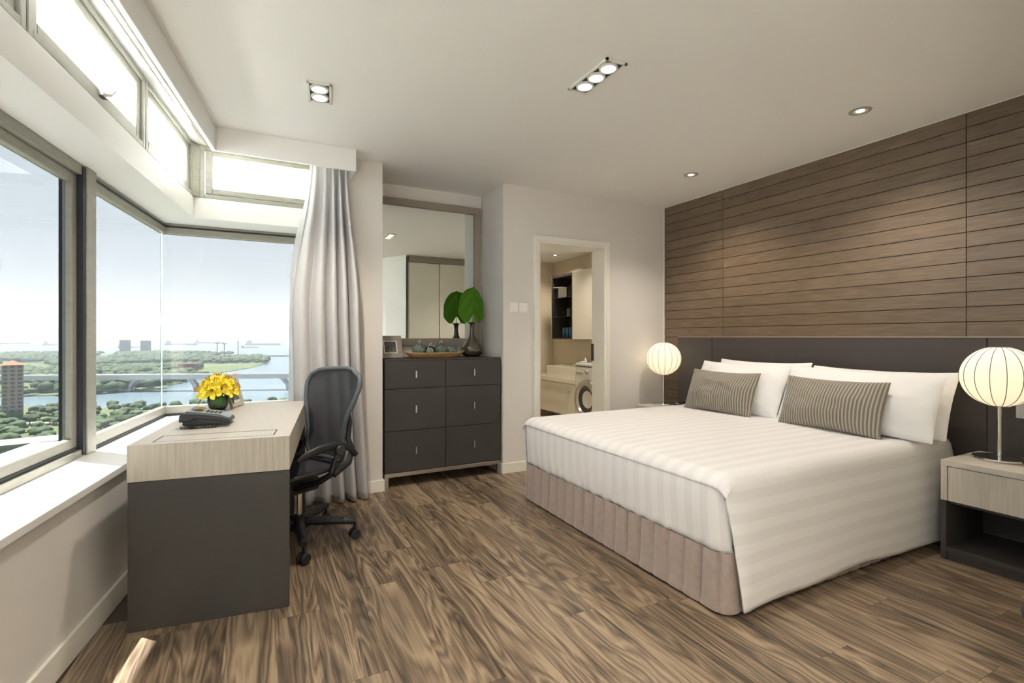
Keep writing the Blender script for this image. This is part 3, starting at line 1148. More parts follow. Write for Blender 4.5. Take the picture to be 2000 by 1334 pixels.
picture_frame('picture_frame', 'taupe frame with a black and white photo on the dresser', (0.972, 4.10, DT), 8, 0.200, 0.190, 0.040, 16, 'taupe_paper', 'paper_white')

# carved wooden tray
t = thing('wooden_tray', 'boat-shaped carved wooden tray on the dresser', 'tray', (1.335, 4.055, DT), 0)
bm = B()
def tray_out(u, v):
    a = u * math.tau
    s = v
    L, Wd = 0.262, 0.072
    rx, ry = L * (0.66 + 0.34 * s ** 0.8), Wd * (0.45 + 0.55 * s ** 0.7)
    z = 0.048 * s ** 1.4 + 0.014 * s * abs(math.cos(a)) ** 6
    return Vector((rx * math.copysign(abs(math.cos(a)) ** 0.85, math.cos(a)), ry * math.sin(a), z))
grid(bm, tray_out, 56, 8, wrap=True)
bt = [v for v in bm.verts if v.co.z < 1e-6]
bmesh.ops.contextual_create(bm, geom=[e for e in bm.edges if e.is_boundary and e.verts[0].co.z < 1e-6 and e.verts[1].co.z < 1e-6])
obj('bowl', bm, 'carved_wood', t, smooth=50, solid=0.008, soff=1.0)
def orb(name, label, x, r, material, rings):
    t = thing(name, label, 'glass ornament', (x, 4.055, DT + 0.018), 0, 'round glass ornaments on the wooden tray')
    bm = B()
    n = 12
    prof = []
    for k in range(n + 1):
        a = -math.pi / 2 + math.pi * k / n * 0.86
        prof.append((r * math.cos(a), r + r * 0.92 * math.sin(a) - r * 0.08))
    lathe(bm, prof, 24)
    obj('globe', bm, material, t, smooth=60)
    bm = B()
    zt = prof[-1][1]
    tube(bm, [(prof[-1][0] * math.cos(k * math.tau / 20), prof[-1][0] * math.sin(k * math.tau / 20), zt) for k in range(20)], 0.004, 6, close=True)
    obj('rim', bm, 'clear_glass', t, smooth=60)
    if rings:
        bm = B()
        tube(bm, [(0.0, -r * 0.9, zt * 0.2), (0.004, -r * 0.4, zt * 0.8), (0.012, 0, zt + 0.030)], 0.0028, 6)
        tube(bm, [(-r * 0.7, -r * 0.3, zt * 0.5), (-r * 0.2, -0.01, zt + 0.012), (0.012, 0, zt + 0.030)], 0.0028, 6)
        obj('stand_wire', bm, 'chrome', t, smooth=60)
mo, tt, out = nodes_mat('mottled_glass')
a_ = tt.nodes.new('ShaderNodeBsdfTransparent')
a_.inputs[0].default_value = (0.62, 0.72, 0.66, 1)
g_ = tt.nodes.new('ShaderNodeBsdfPrincipled')
g_.inputs['Base Color'].default_value = (0.22, 0.27, 0.24, 1)
g_.inputs['Roughness'].default_value = 0.1
n_ = tt.nodes.new('ShaderNodeTexNoise')
n_.inputs['Scale'].default_value = 55
co_ = tt.nodes.new('ShaderNodeTexCoord')
tt.links.new(co_.outputs['Object'], n_.inputs['Vector'])
mm = tt.nodes.new('ShaderNodeMixShader')
tt.links.new(n_.outputs[0], mm.inputs[0])
tt.links.new(a_.outputs[0], mm.inputs[1])
tt.links.new(g_.outputs[0], mm.inputs[2])
tt.links.new(mm.outputs[0], out.inputs[0])
orb('glass_ornament', 'leftmost smoky glass globe on the wooden tray', 1.195, 0.060, 'mottled_glass', True)
orb('glass_ornament', 'clear small glass globe second from the left on the tray', 1.290, 0.046, 'clear_glass', True)
orb('glass_ornament', 'tall grey glass globe third from the left on the tray', 1.385, 0.058, 'mottled_glass', True)
orb('glass_ornament', 'greenish glass globe nearest the bronze vase on the tray', 1.487, 0.048, 'mottled_glass', False)

# vase with one big leaf
VXX, VYY = 1.720, 4.165
t = thing('bottle_vase', 'bronze glass bottle vase with a slender neck on the dresser', 'vase', (VXX, VYY, DT))
bm = B()
prof = [(0, 0.0), (0.060, 0.0), (0.092, 0.020), (0.107, 0.055), (0.100, 0.090), (0.075, 0.125), (0.048, 0.155), (0.030, 0.185), (0.022, 0.22), (0.020, 0.26), (0.023, 0.292), (0.034, 0.304), (0.048, 0.308), (0.046, 0.311), (0.028, 0.306), (0.017, 0.292), (0.015, 0.26), (0.017, 0.22), (0.012, 0.2), (0, 0.2)]
lathe(bm, prof, 36)
obj('body', bm, 'bronze_glass', t, smooth=70)
def big_leaf(name, label, base, tip_h, width, lean, turn):
    t = thing(name, label, 'leaf', base)
    bm = B()
    stalk = [(0, 0, -0.10), (0.002, 0, 0.02), (0.006, -0.004, 0.085)]
    tube(bm, stalk, [0.004, 0.004, 0.003], 8)
    obj('stalk', bm, 'leaf_green', t, smooth=60)
    bm = B()
    Mx = Matrix.Translation((0.006, -0.004, 0.085)) @ Matrix.Rotation(R(turn), 4, 'Z') @ Matrix.Rotation(R(lean), 4, 'X')
    def f(u, v):
        s = u            # along: 0 lobes, 1 tip
        z = -0.075 + s * (tip_h + 0.075)
        if s < 0.26:
            k = s / 0.26
            wv = width * (0.58 + 0.42 * math.sin(k * math.pi / 2))
        else:
            k = (s - 0.26) / 0.74
            wv = width * max(0, 1 - k ** 3.0) ** 0.6
        q = v * 2 - 1
        xx = q * wv
        if s < 0.26:      # notch between the two lobes
            gap = 0.040 * (1 - s / 0.26)
            xx = math.copysign(gap + abs(q) * (wv - gap), q) if abs(q) > 1e-6 else 0
            if abs(q) < 1e-6:
                z = max(z, 0.0)
        yy = 0.028 * abs(q) ** 1.4 - 0.045 * s * s + 0.006 * math.sin(abs(q) * 9 + s * 14)
        return Mx @ Vector((xx, yy, z))
    grid(bm, f, 22, 18)
    lf = obj('blade', bm, 'leaf_green', t, smooth=80)
    bm = B()
    tube(bm, [Mx @ Vector((0, 0.004 - 0.045 * s * s, s * tip_h * 0.96)) for s in (0, 0.3, 0.6, 1.0)], [0.0035, 0.003, 0.002, 0.001], 6)
    obj('midrib', bm, 'lily_bud', lf, smooth=60)
    return t
big_leaf('tropical_leaf', 'large heart-shaped green leaf standing in the bronze vase', (VXX, VYY, DT + 0.30), 0.240, 0.134, -8, 10)

# light switches
for k, (xc, lab) in enumerate(((2.013, 'left of the pair'), (2.106, 'right of the pair'))):
    t = thing('light_switch', 'white square light switch by the door, ' + lab, 'switch', (xc, 3.909, 1.46), 0, 'light switches by the door')
    bm = B()
    box(bm, -0.043, 0.043, -0.010, 0, -0.043, 0.043)
    obj('plate', bm, 'switch_white', t, bevel=0.003)
    bm = B()
    box(bm, -0.028, 0.028, -0.014, -0.010, -0.028, 0.028)
    obj('rocker', bm, 'switch_white', t, bevel=0.002)

# ------------------------------------------------------------------ curtain
def curtain(name, label, y_mid, xt, xm, xb, zt, zb, folds, amp, material, seed, cat='curtain', nu=160, nv=46, flare=0.0):
    r = random.Random(seed)
    ph = [r.random() * math.tau for _ in range(5)]
    def f(u, v):
        z = zb + (zt - zb) * v
        k = 1 - v
        if k < 0.45:
            q = k / 0.45
            q = q * q * (3 - 2 * q)
            x0, x1 = xt[0] + (xm[0] - xt[0]) * q, xt[1] + (xm[1] - xt[1]) * q
        else:
            q = (k - 0.45) / 0.55
            x0, x1 = xm[0] + (xb[0] - xm[0]) * q, xm[1] + (xb[1] - xm[1]) * q ** 1.5
        a = amp * (0.45 + 0.55 * min(1, k * 2.4))
        w_ = folds * math.tau * u + 1.1 * math.sin(ph[0] + u * 7) + 0.25 * math.sin(ph[1] + k * 3)
        wave = math.sin(w_) + 0.28 * math.sin(2 * w_ + ph[2]) 
        x = x0 + (x1 - x0) * u + 0.018 * math.cos(w_ + 0.6) * min(1, k * 2)
        y = y_mid + a * wave * (0.8 + 0.25 * math.sin(ph[3] + u * 5)) - flare * k * k * math.sin(u * math.pi)
        y += 0.006 * noise.noise(Vector((u * 9, k * 4, seed)))
        if k < 0.06:
            y += 0.004 * math.sin(w_ * 3) * (1 - k / 0.06)
        zz = z + (0.008 * math.sin(w_ * 0.5 + ph[4]) if v == 0 else 0)
        return Vector((x, y, zz))
    bm = B()
    grid(bm, f, nu, nv)
    o = obj(name, bm, material, smooth=80, solid=0.003)
    return tag(o, label, cat)
curtain('curtain', 'pale grey linen curtain gathered beside the far window', 3.802, (0.335, 0.598), (0.205, 0.690), (0.235, 0.760), 2.46, 0.012, 5.2, 0.056, 'curtain_linen', 3, flare=0.03)
curtain('sheer_curtain', 'thin white sheer gathered behind the grey curtain', 3.955, (0.34, 0.47), (0.215, 0.46), (0.20, 0.46), 2.50, 0.640, 5, 0.022, 'sheer_voile', 8, nu=90, nv=20)

# ------------------------------------------------------------------ desk (slanted frame)
NX0, NX1, NY0, NY1, DTZ = -0.79, -0.188, 2.408, 3.70, 0.76
t = thing('desk', 'pale oak topped desk with a dark side panel by the window', 'desk', (*AW(NX0, NY0), 0), -SKEW)
LX, LY = NX1 - NX0, NY1 - NY0
bm = B()
box(bm, 0, LX, 0.012, LY, 0.74, DTZ)
obj('top', bm, 'pale_oak_top', t, bevel=0.001, seg=1)
bm = B()
box(bm, 0, LX, 0, 0.012, 0.610, DTZ)
obj('end_apron', bm, 'pale_oak', t, bevel=0.001, seg=1)
bm = B()
box(bm, LX - 0.022, LX, 0.012, LY, 0.610, 0.74)
obj('front_apron', bm, 'pale_oak_side', t, bevel=0.001, seg=1)
bm = B()
box(bm, 0, 0.022, 0.012, LY, 0.610, 0.74)
obj('back_apron', bm, 'pale_oak_side', t)
bm = B()
box(bm, 0.002, LX - 0.002, 0.002, 0.036, 0.0, 0.608)
obj('side_panel', bm, 'dark_laminate', t, bevel=0.001, seg=1)
bm = B()
box(bm, 0.002, LX - 0.002, LY - 0.036, LY, 0.0, 0.74)
obj('side_panel', bm, 'dark_laminate', t, bevel=0.001, seg=1)
bm = B()
box(bm, 0.03, 0.05, 0.036, LY - 0.036, 0.25, 0.61)
obj('modesty_panel', bm, 'dark_laminate', t)
bm = B()
fx0, fx1, fy0, fy1 = 0.072, LX - 0.066, 0.045, 0.185
lw = 0.006
for a0, a1, c0, c1 in ((fx0, fx1, fy1 - lw, fy1), (fx0, fx0 + lw, fy0, fy1), (fx1 - lw, fx1, fy0, fy1), (fx0, fx1, fy0, fy0 + 0.002)):
    box(bm, a0, a1, c0, c1, DTZ - 0.004, DTZ + 0.0006)
obj('flap_groove', bm, 'dark_laminate', t)

# telephone: wedge body seen from its handset side
t = thing('desk_telephone', 'dark grey desk telephone with coiled cord on the desk', 'telephone', (-0.225, 2.895, DTZ), -6)
bm = B()
sec = [(-0.105, 0.010), (-0.098, 0.066), (-0.088, 0.074), (0.05, 0.052), (0.098, 0.030), (0.105, 0.018), (0.085, 0.003), (-0.09, 0.003)]
def extr(bm, sec, y0, y1):
    a = [bm.verts.new((x, y0, z)) for x, z in sec]
    b_ = [bm.verts.new((x, y1, z)) for x, z in sec]
    n = len(sec)
    bm.faces.new(a)
    bm.faces.new(b_[::-1])
    for i in range(n):
        bm.faces.new([a[i], b_[i], b_[(i + 1) % n], a[(i + 1) % n]])
extr(bm, sec, -0.035, 0.10)
obj('body', bm, 'graphite', t, bevel=0.004)
bm = B()
extr(bm, [(-0.09, 0.0735), (0.05, 0.0525), (0.094, 0.0325), (0.094, 0.0355), (0.05, 0.0560), (-0.09, 0.0775)], -0.030, 0.096)
top = obj('top_plate', bm, 'sky_sheen_plastic', t, bevel=0.002)
bm = B()
box(bm, -0.006, 0.006, -0.005, 0.005, 0, 0.004)
key = None
for i in range(4):
    for j in range(3):
        if key is None:
            key = obj('key', bm, 'graphite', top, bevel=0.001, seg=1)
            o = key
        else:
            o = key.copy()
            COL.objects.link(o)
            o.parent = top
        kx = -0.005 + i * 0.018
        o.location = (kx, 0.0 + j * 0.022, 0.0640 - (kx + 0.0) * 0.15 - 0.0005)
        o.rotation_euler = (0, R(8.5), 0)
bm = B()
box(bm, -0.075, -0.025, 0.0, 0.085, 0, 0.003, Matrix.Translation((0, 0, 0.0715)) @ Matrix.Rotation(R(8.5), 4, 'Y'))
obj('display', bm, 'washer_dark', top)
bm = B()
hs = [(-0.108, 0.030), (-0.106, 0.064), (-0.092, 0.072), (-0.05, 0.070), (0.02, 0.061), (0.07, 0.050), (0.106, 0.036), (0.108, 0.022), (0.09, 0.016), (0.05, 0.030), (-0.04, 0.046), (-0.06, 0.032)]
extr(bm, hs, -0.088, -0.040)
obj('handset', bm, 'black_plastic', t, bevel=0.006)
bm = B()
pts = []
n = 420
for k in range(n):
    s = k / (n - 1)
    base = Vector((-0.10 + 0.15 * s + 0.006 * math.sin(s * 9), -0.098 - 0.012 * math.sin(s * math.pi), 0.0075))
    a = s * math.tau * 30
    pts.append(base + Vector((0, math.cos(a) * 0.006, math.sin(a) * 0.006 + 0.0005)))
tube(bm, pts, 0.0014, 5)
obj('coiled_cord', bm, 'black_plastic', t, smooth=80)

# lilies in a glass vase
LXX, LYY = -0.218, 3.452
t = thing('glass_vase', 'rounded clear glass vase on the desk', 'vase', (LXX, LYY, DTZ))
bm = B()
gp = [(0, 0.002), (0.036, 0.002), (0.050, 0.022), (0.059, 0.052), (0.057, 0.082), (0.050, 0.104)]
lathe(bm, gp, 36)
obj('glass', bm, 'clear_glass', t, smooth=60)
bm = B()
lathe(bm, [(0.028, 0.010), (0.038, 0.03), (0.043, 0.052), (0.042, 0.076), (0.040, 0.080), (0.0, 0.080), (0, 0.010), (0.028, 0.010)], 36)
o = obj('leaf_lining', bm, 'leaf_dark', t, smooth=60)
bm = B()
lathe(bm, [(0.0, 0.0), (0.036, 0.0), (0.046, 0.018), (0.034, 0.0075), (0, 0.0075)], 36)
obj('glass_base', bm, 'clear_glass', t, smooth=60)
lb = thing('lily_bouquet', 'bunch of bright yellow lilies in the glass vase', 'flowers', (LXX, LYY, DTZ))
def petal_bm(length, width, curl):
    bm = B()
    def f(u, v):
        s = u
        q = v * 2 - 1
        wv = width * math.sin(math.pi * min(1, 0.12 + 0.88 * s) ** 0.9) ** 0.8 * (1 if s < 0.98 else 0.3)
        rad = 0.010 + length * math.sin(min(s, 1) * 1.25) * 0.95
        z = length * (0.55 * s - curl * max(0, s - 0.45) ** 2 * 2.2)
        return Vector((rad, q * wv, z - 0.25 * wv * (1 - q * q)))
    grid(bm, f, 9, 4)
    return bm
pm = obj('petal', petal_bm(0.062, 0.0165, 0.5), 'lily_yellow', smooth=80)
pmesh = pm.data
bpy.data.objects.remove(pm)
bm = B()
for k in range(6):
    a = k * math.tau / 6
    tube(bm, [(0, 0, 0), (0.008 * math.cos(a), 0.008 * math.sin(a), 0.03), (0.016 * math.cos(a), 0.016 * math.sin(a), 0.046)], [0.001, 0.001, 0.0026], 5)
sm = obj('stamens', bm, 'stamen', smooth=60)
smesh = sm.data
bpy.data.objects.remove(sm)
rr = random.Random(11)
heads = []
for ring, (n, el, rad) in enumerate(((1, 88, 0.0), (6, 54, 1.0), (10, 20, 1.0))):
    for k in range(n):
        az = (k + 0.5 * ring + rr.uniform(-.15, .15)) * math.tau / n
        heads.append((az, R(el + rr.uniform(-7, 7))))
for i, (az, el) in enumerate(heads):
    dv = Vector((math.cos(az) * math.cos(el), math.sin(az) * math.cos(el), math.sin(el)))
    c = Vector((0, 0, 0.105)) + Vector((dv.x * 0.078, dv.y * 0.078, dv.z * 0.070))
    q = dv.to_track_quat('Z', 'Y')
    fo = bpy.data.objects.new('lily', smesh)
    COL.objects.link(fo)
    fo.parent = lb
    fo.location = c
    fo.rotation_mode = 'QUATERNION'
    fo.rotation_quaternion = q
    fo.scale = (1, 1, 1)
    s0 = rr.uniform(0.82, 1.05)
    for k in range(6):
        po = bpy.data.objects.new('petal', pmesh)
        COL.objects.link(po)
        po.parent = fo
        po.rotation_euler = (0, 0, k * math.tau / 6 + rr.uniform(-.12, .12))
        po.scale = (s0 * rr.uniform(.9, 1.1),) * 3
for (az, el, ln) in ((2.1, 74, 0.150), (3.0, 36, 0.125), (0.9, 62, 0.145)):
    el = R(el)
    dv = Vector((math.cos(az) * math.cos(el), math.sin(az) * math.cos(el), math.sin(el)))
    b0 = Vector((0, 0, 0.09))
    bm = B()
    tube(bm, [b0 + dv * s * ln for s in (0.45, 0.6, 0.75, 0.9, 1.0)], [0.004, 0.010, 0.013, 0.009, 0.002], 8)
    obj('bud', bm, 'lily_bud', lb, smooth=70)
bm = B()
def lily_leaf(u, v):
    q = v * 2 - 1
    wv = 0.017 * math.sin(math.pi * (0.06 + 0.94 * u)) ** 0.8
    return Vector((0.11 * u, q * wv, 0.03 * math.sin(u * 2.6) - 0.05 * u * u + 0.006 * abs(q)))
grid(bm, lily_leaf, 9, 4)
lo = obj('leaf', bm, 'leaf_dark', lb, smooth=80)
for k in range(11):
    o = lo if k == 0 else lo.copy()
    if k:
        COL.objects.link(o)
        o.parent = lb
    o.location = (0, 0, 0.095 + rr.uniform(-.012, .018))
    o.rotation_euler = (rr.uniform(-.3, .3), rr.uniform(-.35, .45), k * math.tau / 15 * 2 + rr.uniform(-.3, .3))
    o.scale = (rr.uniform(.75, 1.1),) * 3
for k in range(7):
    bm = B()
    a = k * math.tau / 7
    tube(bm, [(0.02 * math.cos(a), 0.02 * math.sin(a), 0.083), (0.03 * math.cos(a), 0.03 * math.sin(a), 0.13)], 0.0035, 6)
    obj('stem', bm, 'leaf_dark', lb)
picture_frame('picture_frame', 'pale wooden picture frame behind the lilies on the desk', (-0.128, 3.585, DTZ), 68, 0.16, 0.205, 0.028, 14, 'pale_oak', 'paper_white')

# ------------------------------------------------------------------ office chair
t = thing('office_chair', 'black mesh office chair on casters at the desk', 'chair', (0.205, 3.152, 0), 209)
rot_back = -209
hub = B()
lathe(hub, [(0, 0.075), (0.045, 0.075), (0.055, 0.09), (0.05, 0.135), (0.032, 0.15), (0.032, 0.165), (0, 0.165)], 24)
obj('hub', hub, 'black_plastic', t, smooth=40)
for k in range(5):
    ang = R(-90 + 72 * k + rot_back + 1)
    ca, sa = math.cos(ang), math.sin(ang)
    bm = B()
    path = []
    for s in (0, 0.25, 0.5, 0.75, 0.92, 1.0):
        rr_ = 0.03 + 0.295 * s
        path.append((ca * rr_, sa * rr_, 0.122 - 0.018 * s ** 1.5))
    tube(bm, path, [0.032, 0.031, 0.028, 0.026, 0.025, 0.019], 12, flat=0.85)
    leg = obj('base_leg', bm, 'black_plastic', t, smooth=50)
    cxx, cyy = ca * 0.318, sa * 0.318
    cd = ang + R((35, -60, 20, 50, -25)[k] + 90)
    Mc = Matrix.Translation((cxx, cyy, 0.030)) @ Matrix.Rotation(cd, 4, 'Z') @ Matrix.Rotation(R(90), 4, 'X')
    bm = B()
    for z0, z1 in ((-0.028, -0.008), (0.008, 0.028)):
        lathe(bm, [(0, z0), (0.024, z0), (0.0295, z0 + 0.005), (0.0295, z1 - 0.005), (0.024, z1), (0, z1)], 22, M=Mc)
    obj('caster_wheel', bm, 'rubber', leg, smooth=40)
    bm = B()
    lathe(bm, [(0, -0.009), (0.024, -0.009), (0.024, 0.009), (0, 0.009)], 18, M=Mc)
    tube(bm, [(cxx, cyy, 0.035), (cxx, cyy, 0.095)], 0.009, 10)
    obj('caster_fork', bm, 'black_plastic', leg, smooth=40)
bm = B()
tube(bm, [(0, 0, 0.16), (0, 0, 0.30)], 0.022, 18)
o = obj('gas_lift', bm, 'chrome', t, smooth=40)
o['label'] = 'chrome gas lift column'
bm = B()
box(bm, -0.09, 0.12, -0.07, 0.07, 0.30, 0.375)
tube(bm, [(0.02, -0.06, 0.34), (-0.02, -0.16, 0.37), (-0.06, -0.235, 0.42)], [0.025, 0.020, 0.016], 10)
tube(bm, [(0.02, 0.06, 0.34), (-0.02, 0.16, 0.37), (-0.06, 0.235, 0.42)], [0.025, 0.020, 0.016], 10)
obj('tilt_mechanism', bm, 'black_plastic', t, smooth=40, bevel=0.006)
# seat
def seat_edge(k, n=48):
    a = k * math.tau / n
    c, s = math.cos(a), math.sin(a)
    sx = math.copysign(abs(c) ** 0.62, c)
    sy = math.copysign(abs(s) ** 0.62, s)
    x = 0.04 + 0.225 * sx
    y = (0.245 + 0.015 * sx) * sy
    z = 0.432 + (-0.045 if c > 0 else 0.0) * max(0, c) ** 3 + 0.02 * abs(sy) ** 3
    return Vector((x, y, z))
bm = B()
tube(bm, [seat_edge(k) for k in range(48)], 0.014, 8, close=True)
st = obj('seat_frame', bm, 'black_plastic', t, smooth=60)
bm = B()
def seat_f(u, v):
    e_ = seat_edge(u * 48)
    c0 = Vector((0.04, 0, 0.418))
    return c0 + (e_ - c0) * v + Vector((0, 0, -0.010 * math.sin(v * math.pi)))
grid(bm, seat_f, 48, 6, wrap=True)
obj('seat_mesh', bm, 'chair_mesh', st, smooth=80)
# back: waisted outline, wide shoulders
BZ0, BZ1 = 0.455, 1.000
def back_half(s):
    """half width at height fraction s"""
    pts = ((0, 0.150), (0.10, 0.180), (0.30, 0.172), (0.48, 0.196), (0.66, 0.240), (0.82, 0.262), (0.93, 0.245), (1.0, 0.175))
    for (a, wa), (b_, wb) in zip(pts, pts[1:]):
        if s <= b_:
            q = (s - a) / (b_ - a)
            q = q * q * (3 - 2 * q) * 0.5 + q * 0.5
            return wa + (wb - wa) * q
    return pts[-1][1]
def back_pt(s, q):
    wv = back_half(s)
    z = BZ0 + (BZ1 - BZ0) * s
    xb = -0.205 + 0.028 * math.sin(s * math.pi * 0.9) - 0.135 * s ** 1.25
    return Vector((xb + 0.045 * q * q * (0.5 + s), q * wv, z - 0.012 * q * q * s ** 6))
out = []
N = 18
for k in range(N + 1):
    out.append(back_pt(k / N, 1))
for k in range(1, 8):
    out.append(back_pt(1, 1 - k / 4))
for k in range(N, -1, -1):
    out.append(back_pt(k / N, -1))
for k in range(1, 8):
    out.append(back_pt(0, -1 + k / 4))
bm = B()
tube(bm, out, 0.0135, 10, close=True)
bk = obj('back_frame', bm, 'grey_rim', t, smooth=60)
bm = B()
grid(bm, lambda u, v: back_pt(u, v * 2 - 1), 28, 14)
obj('back_mesh', bm, 'chair_mesh', bk, smooth=80)
for sd in (-1, 1):
    bm = B()
    tube(bm, [back_pt(0.52, sd * 0.97) + Vector((-0.012, 0, 0)), back_pt(0.44, sd * 1.0) + Vector((-0.030, 0, 0)), back_pt(0.25, sd * 1.05) + Vector((-0.034, 0, 0)), Vector((-0.20, sd * 0.232, 0.53)), Vector((-0.165, sd * 0.245, 0.468)), Vector((-0.06, sd * 0.245, 0.415))], [0.010, 0.014, 0.017, 0.018, 0.019, 0.018], 10)
    obj('back_support', bm, 'black_plastic', t, smooth=60)
for sd in (-1, 1):
    bm = B()
    y0 = sd * 0.262
    path = [(-0.205, y0, 0.505), (-0.150, y0, 0.562), (-0.06, y0, 0.588), (0.04, y0, 0.580), (0.12, y0 - sd * 0.012, 0.555), (0.16, y0 - sd * 0.02, 0.535)]
    tube(bm, path, [0.009, 0.012, 0.014, 0.014, 0.013, 0.007], 10, flat=1.7)
    arm = obj('armrest', bm, 'black_plastic', t, smooth=60)
    bm = B()
    lathe(bm, [(0, -0.016), (0.026, -0.016), (0.030, -0.010), (0.030, 0.010), (0.026, 0.016), (0, 0.016)], 22, M=Matrix.Translation((-0.085, y0 + sd * 0.006, 0.555)) @ Matrix.Rotation(R(90), 4, 'X'))
    obj('arm_pivot', bm, 'graphite', arm, smooth=40)
    bm = B()
    tube(bm, [(-0.085, y0, 0.55), (-0.05, y0, 0.49), (-0.03, y0, 0.435)], [0.017, 0.015, 0.015], 10, flat=0.7)
    obj('arm_strut', bm, 'black_plastic', arm, smooth=50)
    bm = B()
    tube(bm, [(-0.05, y0, 0.44), (0.02, y0 - sd * 0.08, 0.37), (0.06, y0 - sd * 0.18, 0.335)], [0.012, 0.013, 0.016], 8)
    obj('arm_link', bm, 'black_plastic', arm, smooth=50)

# ------------------------------------------------------------------ bed
FX, HX, NYB, FYB = 1.765, 3.735, 1.465, 3.25
# headboard
t = thing('headboard', 'dark brown padded headboard along the oak wall', 'headboard', (3.775, 0, 0))
for y0, y1 in ((0.885, 1.3035), (1.3065, 3.2585), (3.2615, 3.680)):
    bm = B()
    box(bm, -0.022, 0.009, y0, y1, 0.0, 1.194)
    obj('panel', bm, 'headboard_leather', t, bevel=0.003)
bm = B()
box(bm, -0.024, 0.009, 0.885, 3.680, 1.195, 1.203)
obj('top_cap', bm, 'taupe_frame', t)
t = thing('wall_socket', 'brushed steel switch plate on the headboard beside the lamp', 'socket', (3.7525, 1.13, 0.79))
bm = B()
box(bm, -0.008, 0, -0.06, 0.05, -0.040, 0.040)
obj('plate', bm, 'brushed_steel', t, bevel=0.002)
bm = B()
box(bm, -0.011, -0.008, -0.045, -0.01, -0.025, 0.025)
obj('rocker', bm, 'brushed_steel', t, bevel=0.001)

# base with channelled skirt
t = thing('bed_base', 'bed base covered in a taupe channelled skirt', 'bed base', (0, 0, 0))
per = []
def corner(cx, cy, r, a0, a1, n=8):
    return [(cx + r * math.cos(R(a0 + (a1 - a0) * k / n)), cy + r * math.sin(R(a0 + (a1 - a0) * k / n))) for k in range(n + 1)]
def line(p, q, step):
    d = math.dist(p, q)
    n = max(1, int(d / step))
    return [(p[0] + (q[0] - p[0]) * k / n, p[1] + (q[1] - p[1]) * k / n) for k in range(n + 1)]
rc = 0.055
foot = line((FX, FYB - rc), (FX, NYB + rc), 0.0085)
near = line((FX + rc, NYB), (HX, NYB), 0.0085)
far_ = line((HX, FYB), (FX + rc, FYB), 0.0085)
path = far_ + corner(FX + rc, FYB - rc, rc, 90, 180)[1:-1] + foot + corner(FX + rc, NYB + rc, rc, 180, 270)[1:-1] + near
bm = B()
acc = 0.0
prev = path[0]
cols = []
CH = 0.1
zs = [0.012, 0.02, 0.045, 0.12, 0.19, 0.235, 0.255, 0.268]
for i, p in enumerate(path):
    acc += math.dist(prev, p)
    prev = p
    a = path[max(i - 1, 0)]
    b_ = path[min(i + 1, len(path) - 1)]
    tx, ty = b_[0] - a[0], b_[1] - a[1]
    ln = math.hypot(tx, ty)
    nx, ny = ty / ln, -tx / ln
    nx, ny = -nx, -ny
    q = (acc / CH) % 1.0
    bulge = 0.022 * (1 - abs(2 * q - 1) ** 4.5) - 0.017
    col = []
    for z in zs:
        fl_ = 0.010 * (1 - z / 0.27)
        m_ = bulge if 0.03 < z < 0.262 else bulge * 0.3
        # keep the outside outward
        ox, oy = nx, ny
        if (p[0] - 2.75) * ox + (p[1] - 2.35) * oy < 0:
            ox, oy = -ox, -oy
        col.append(bm.verts.new((p[0] + ox * (m_ + fl_), p[1] + oy * (m_ + fl_), z)))
    cols.append(col)
for a, b_ in zip(cols, cols[1:]):
    for k in range(len(zs) - 1):
        bm.faces.new([a[k], b_[k], b_[k + 1], a[k + 1]])
obj('skirt', bm, 'skirt_velour', t, smooth=35)
bm = B()
box(bm, FX + 0.02, HX, NYB + 0.02, FYB - 0.02, 0.03, 0.266)
obj('platform', bm, 'skirt_velour', t)
for y in (NYB + 0.15, FYB - 0.15):
    for xx in (FX + 0.15, HX - 0.15):
        bm = B()
        lathe(bm, [(0, 0), (0.03, 0), (0.03, 0.03), (0, 0.03)], 16, (xx, y, 0))
        obj('foot', bm, 'black_plastic', t)

# mattress + duvet
t = thing('mattress', 'thick mattress under the striped white duvet', 'mattress', (0, 0, 0))
bm = B()
box(bm, FX + 0.03, HX - 0.005, NYB + 0.025, FYB - 0.025, 0.268, 0.575)
obj('body', bm, 'white_cotton', t, bevel=0.05, seg=4)

TOPZ = 0.598
def nz3(x, y, z, s):
    return noise.noise(Vector((x * s, y * s, z * s + 3.1)))
def duvet_profile(s, r=0.05, x0=FX - 0.004, zb=0.262, head=3.70):
    """arc length from the foot hem, up over the edge and along the top"""
    h = TOPZ - zb - r
    if s < h:
        q = s / h
        return x0 + 0.012 - 0.012 * math.sin(q * math.pi) - 0.004, zb + s, 0
    s -= h
    L = r * math.pi / 2
    if s < L:
        a = s / r
        return x0 + r - r * math.cos(a), TOPZ - r + r * math.sin(a), 1
    s -= L
    return x0 + r + s, TOPZ, 2
tot = (TOPZ - 0.262 - 0.05) + 0.05 * math.pi / 2 + (3.70 - FX - 0.046)
y0d, y1d = NYB - 0.012, FYB + 0.012
RC = 0.055                      # roll over the long edges
HEM = 0.030
WT = y1d - y0d - 2 * RC
ARC = RC * math.pi / 2
DROP = TOPZ - RC - HEM
CROSS = 2 * (ARC + DROP) + WT
def cross(c):
    """across the bed from the near hem, over the top, to the far hem: (y, z, drop fraction)"""
    if c < DROP:
        return y0d, HEM + c, 1 - c / DROP
    c -= DROP
    if c < ARC:
        a = c / RC
        return y0d + RC - RC * math.cos(a), TOPZ - RC + RC * math.sin(a), 0
    c -= ARC
    if c < WT:
        return y0d + RC + c, TOPZ, 0
    c -= WT
    if c < ARC:
        a = c / RC
        return y1d - RC + RC * math.sin(a), TOPZ - RC + RC * math.cos(a), 0
    c -= ARC
    return y1d, TOPZ - RC - c, c / DROP
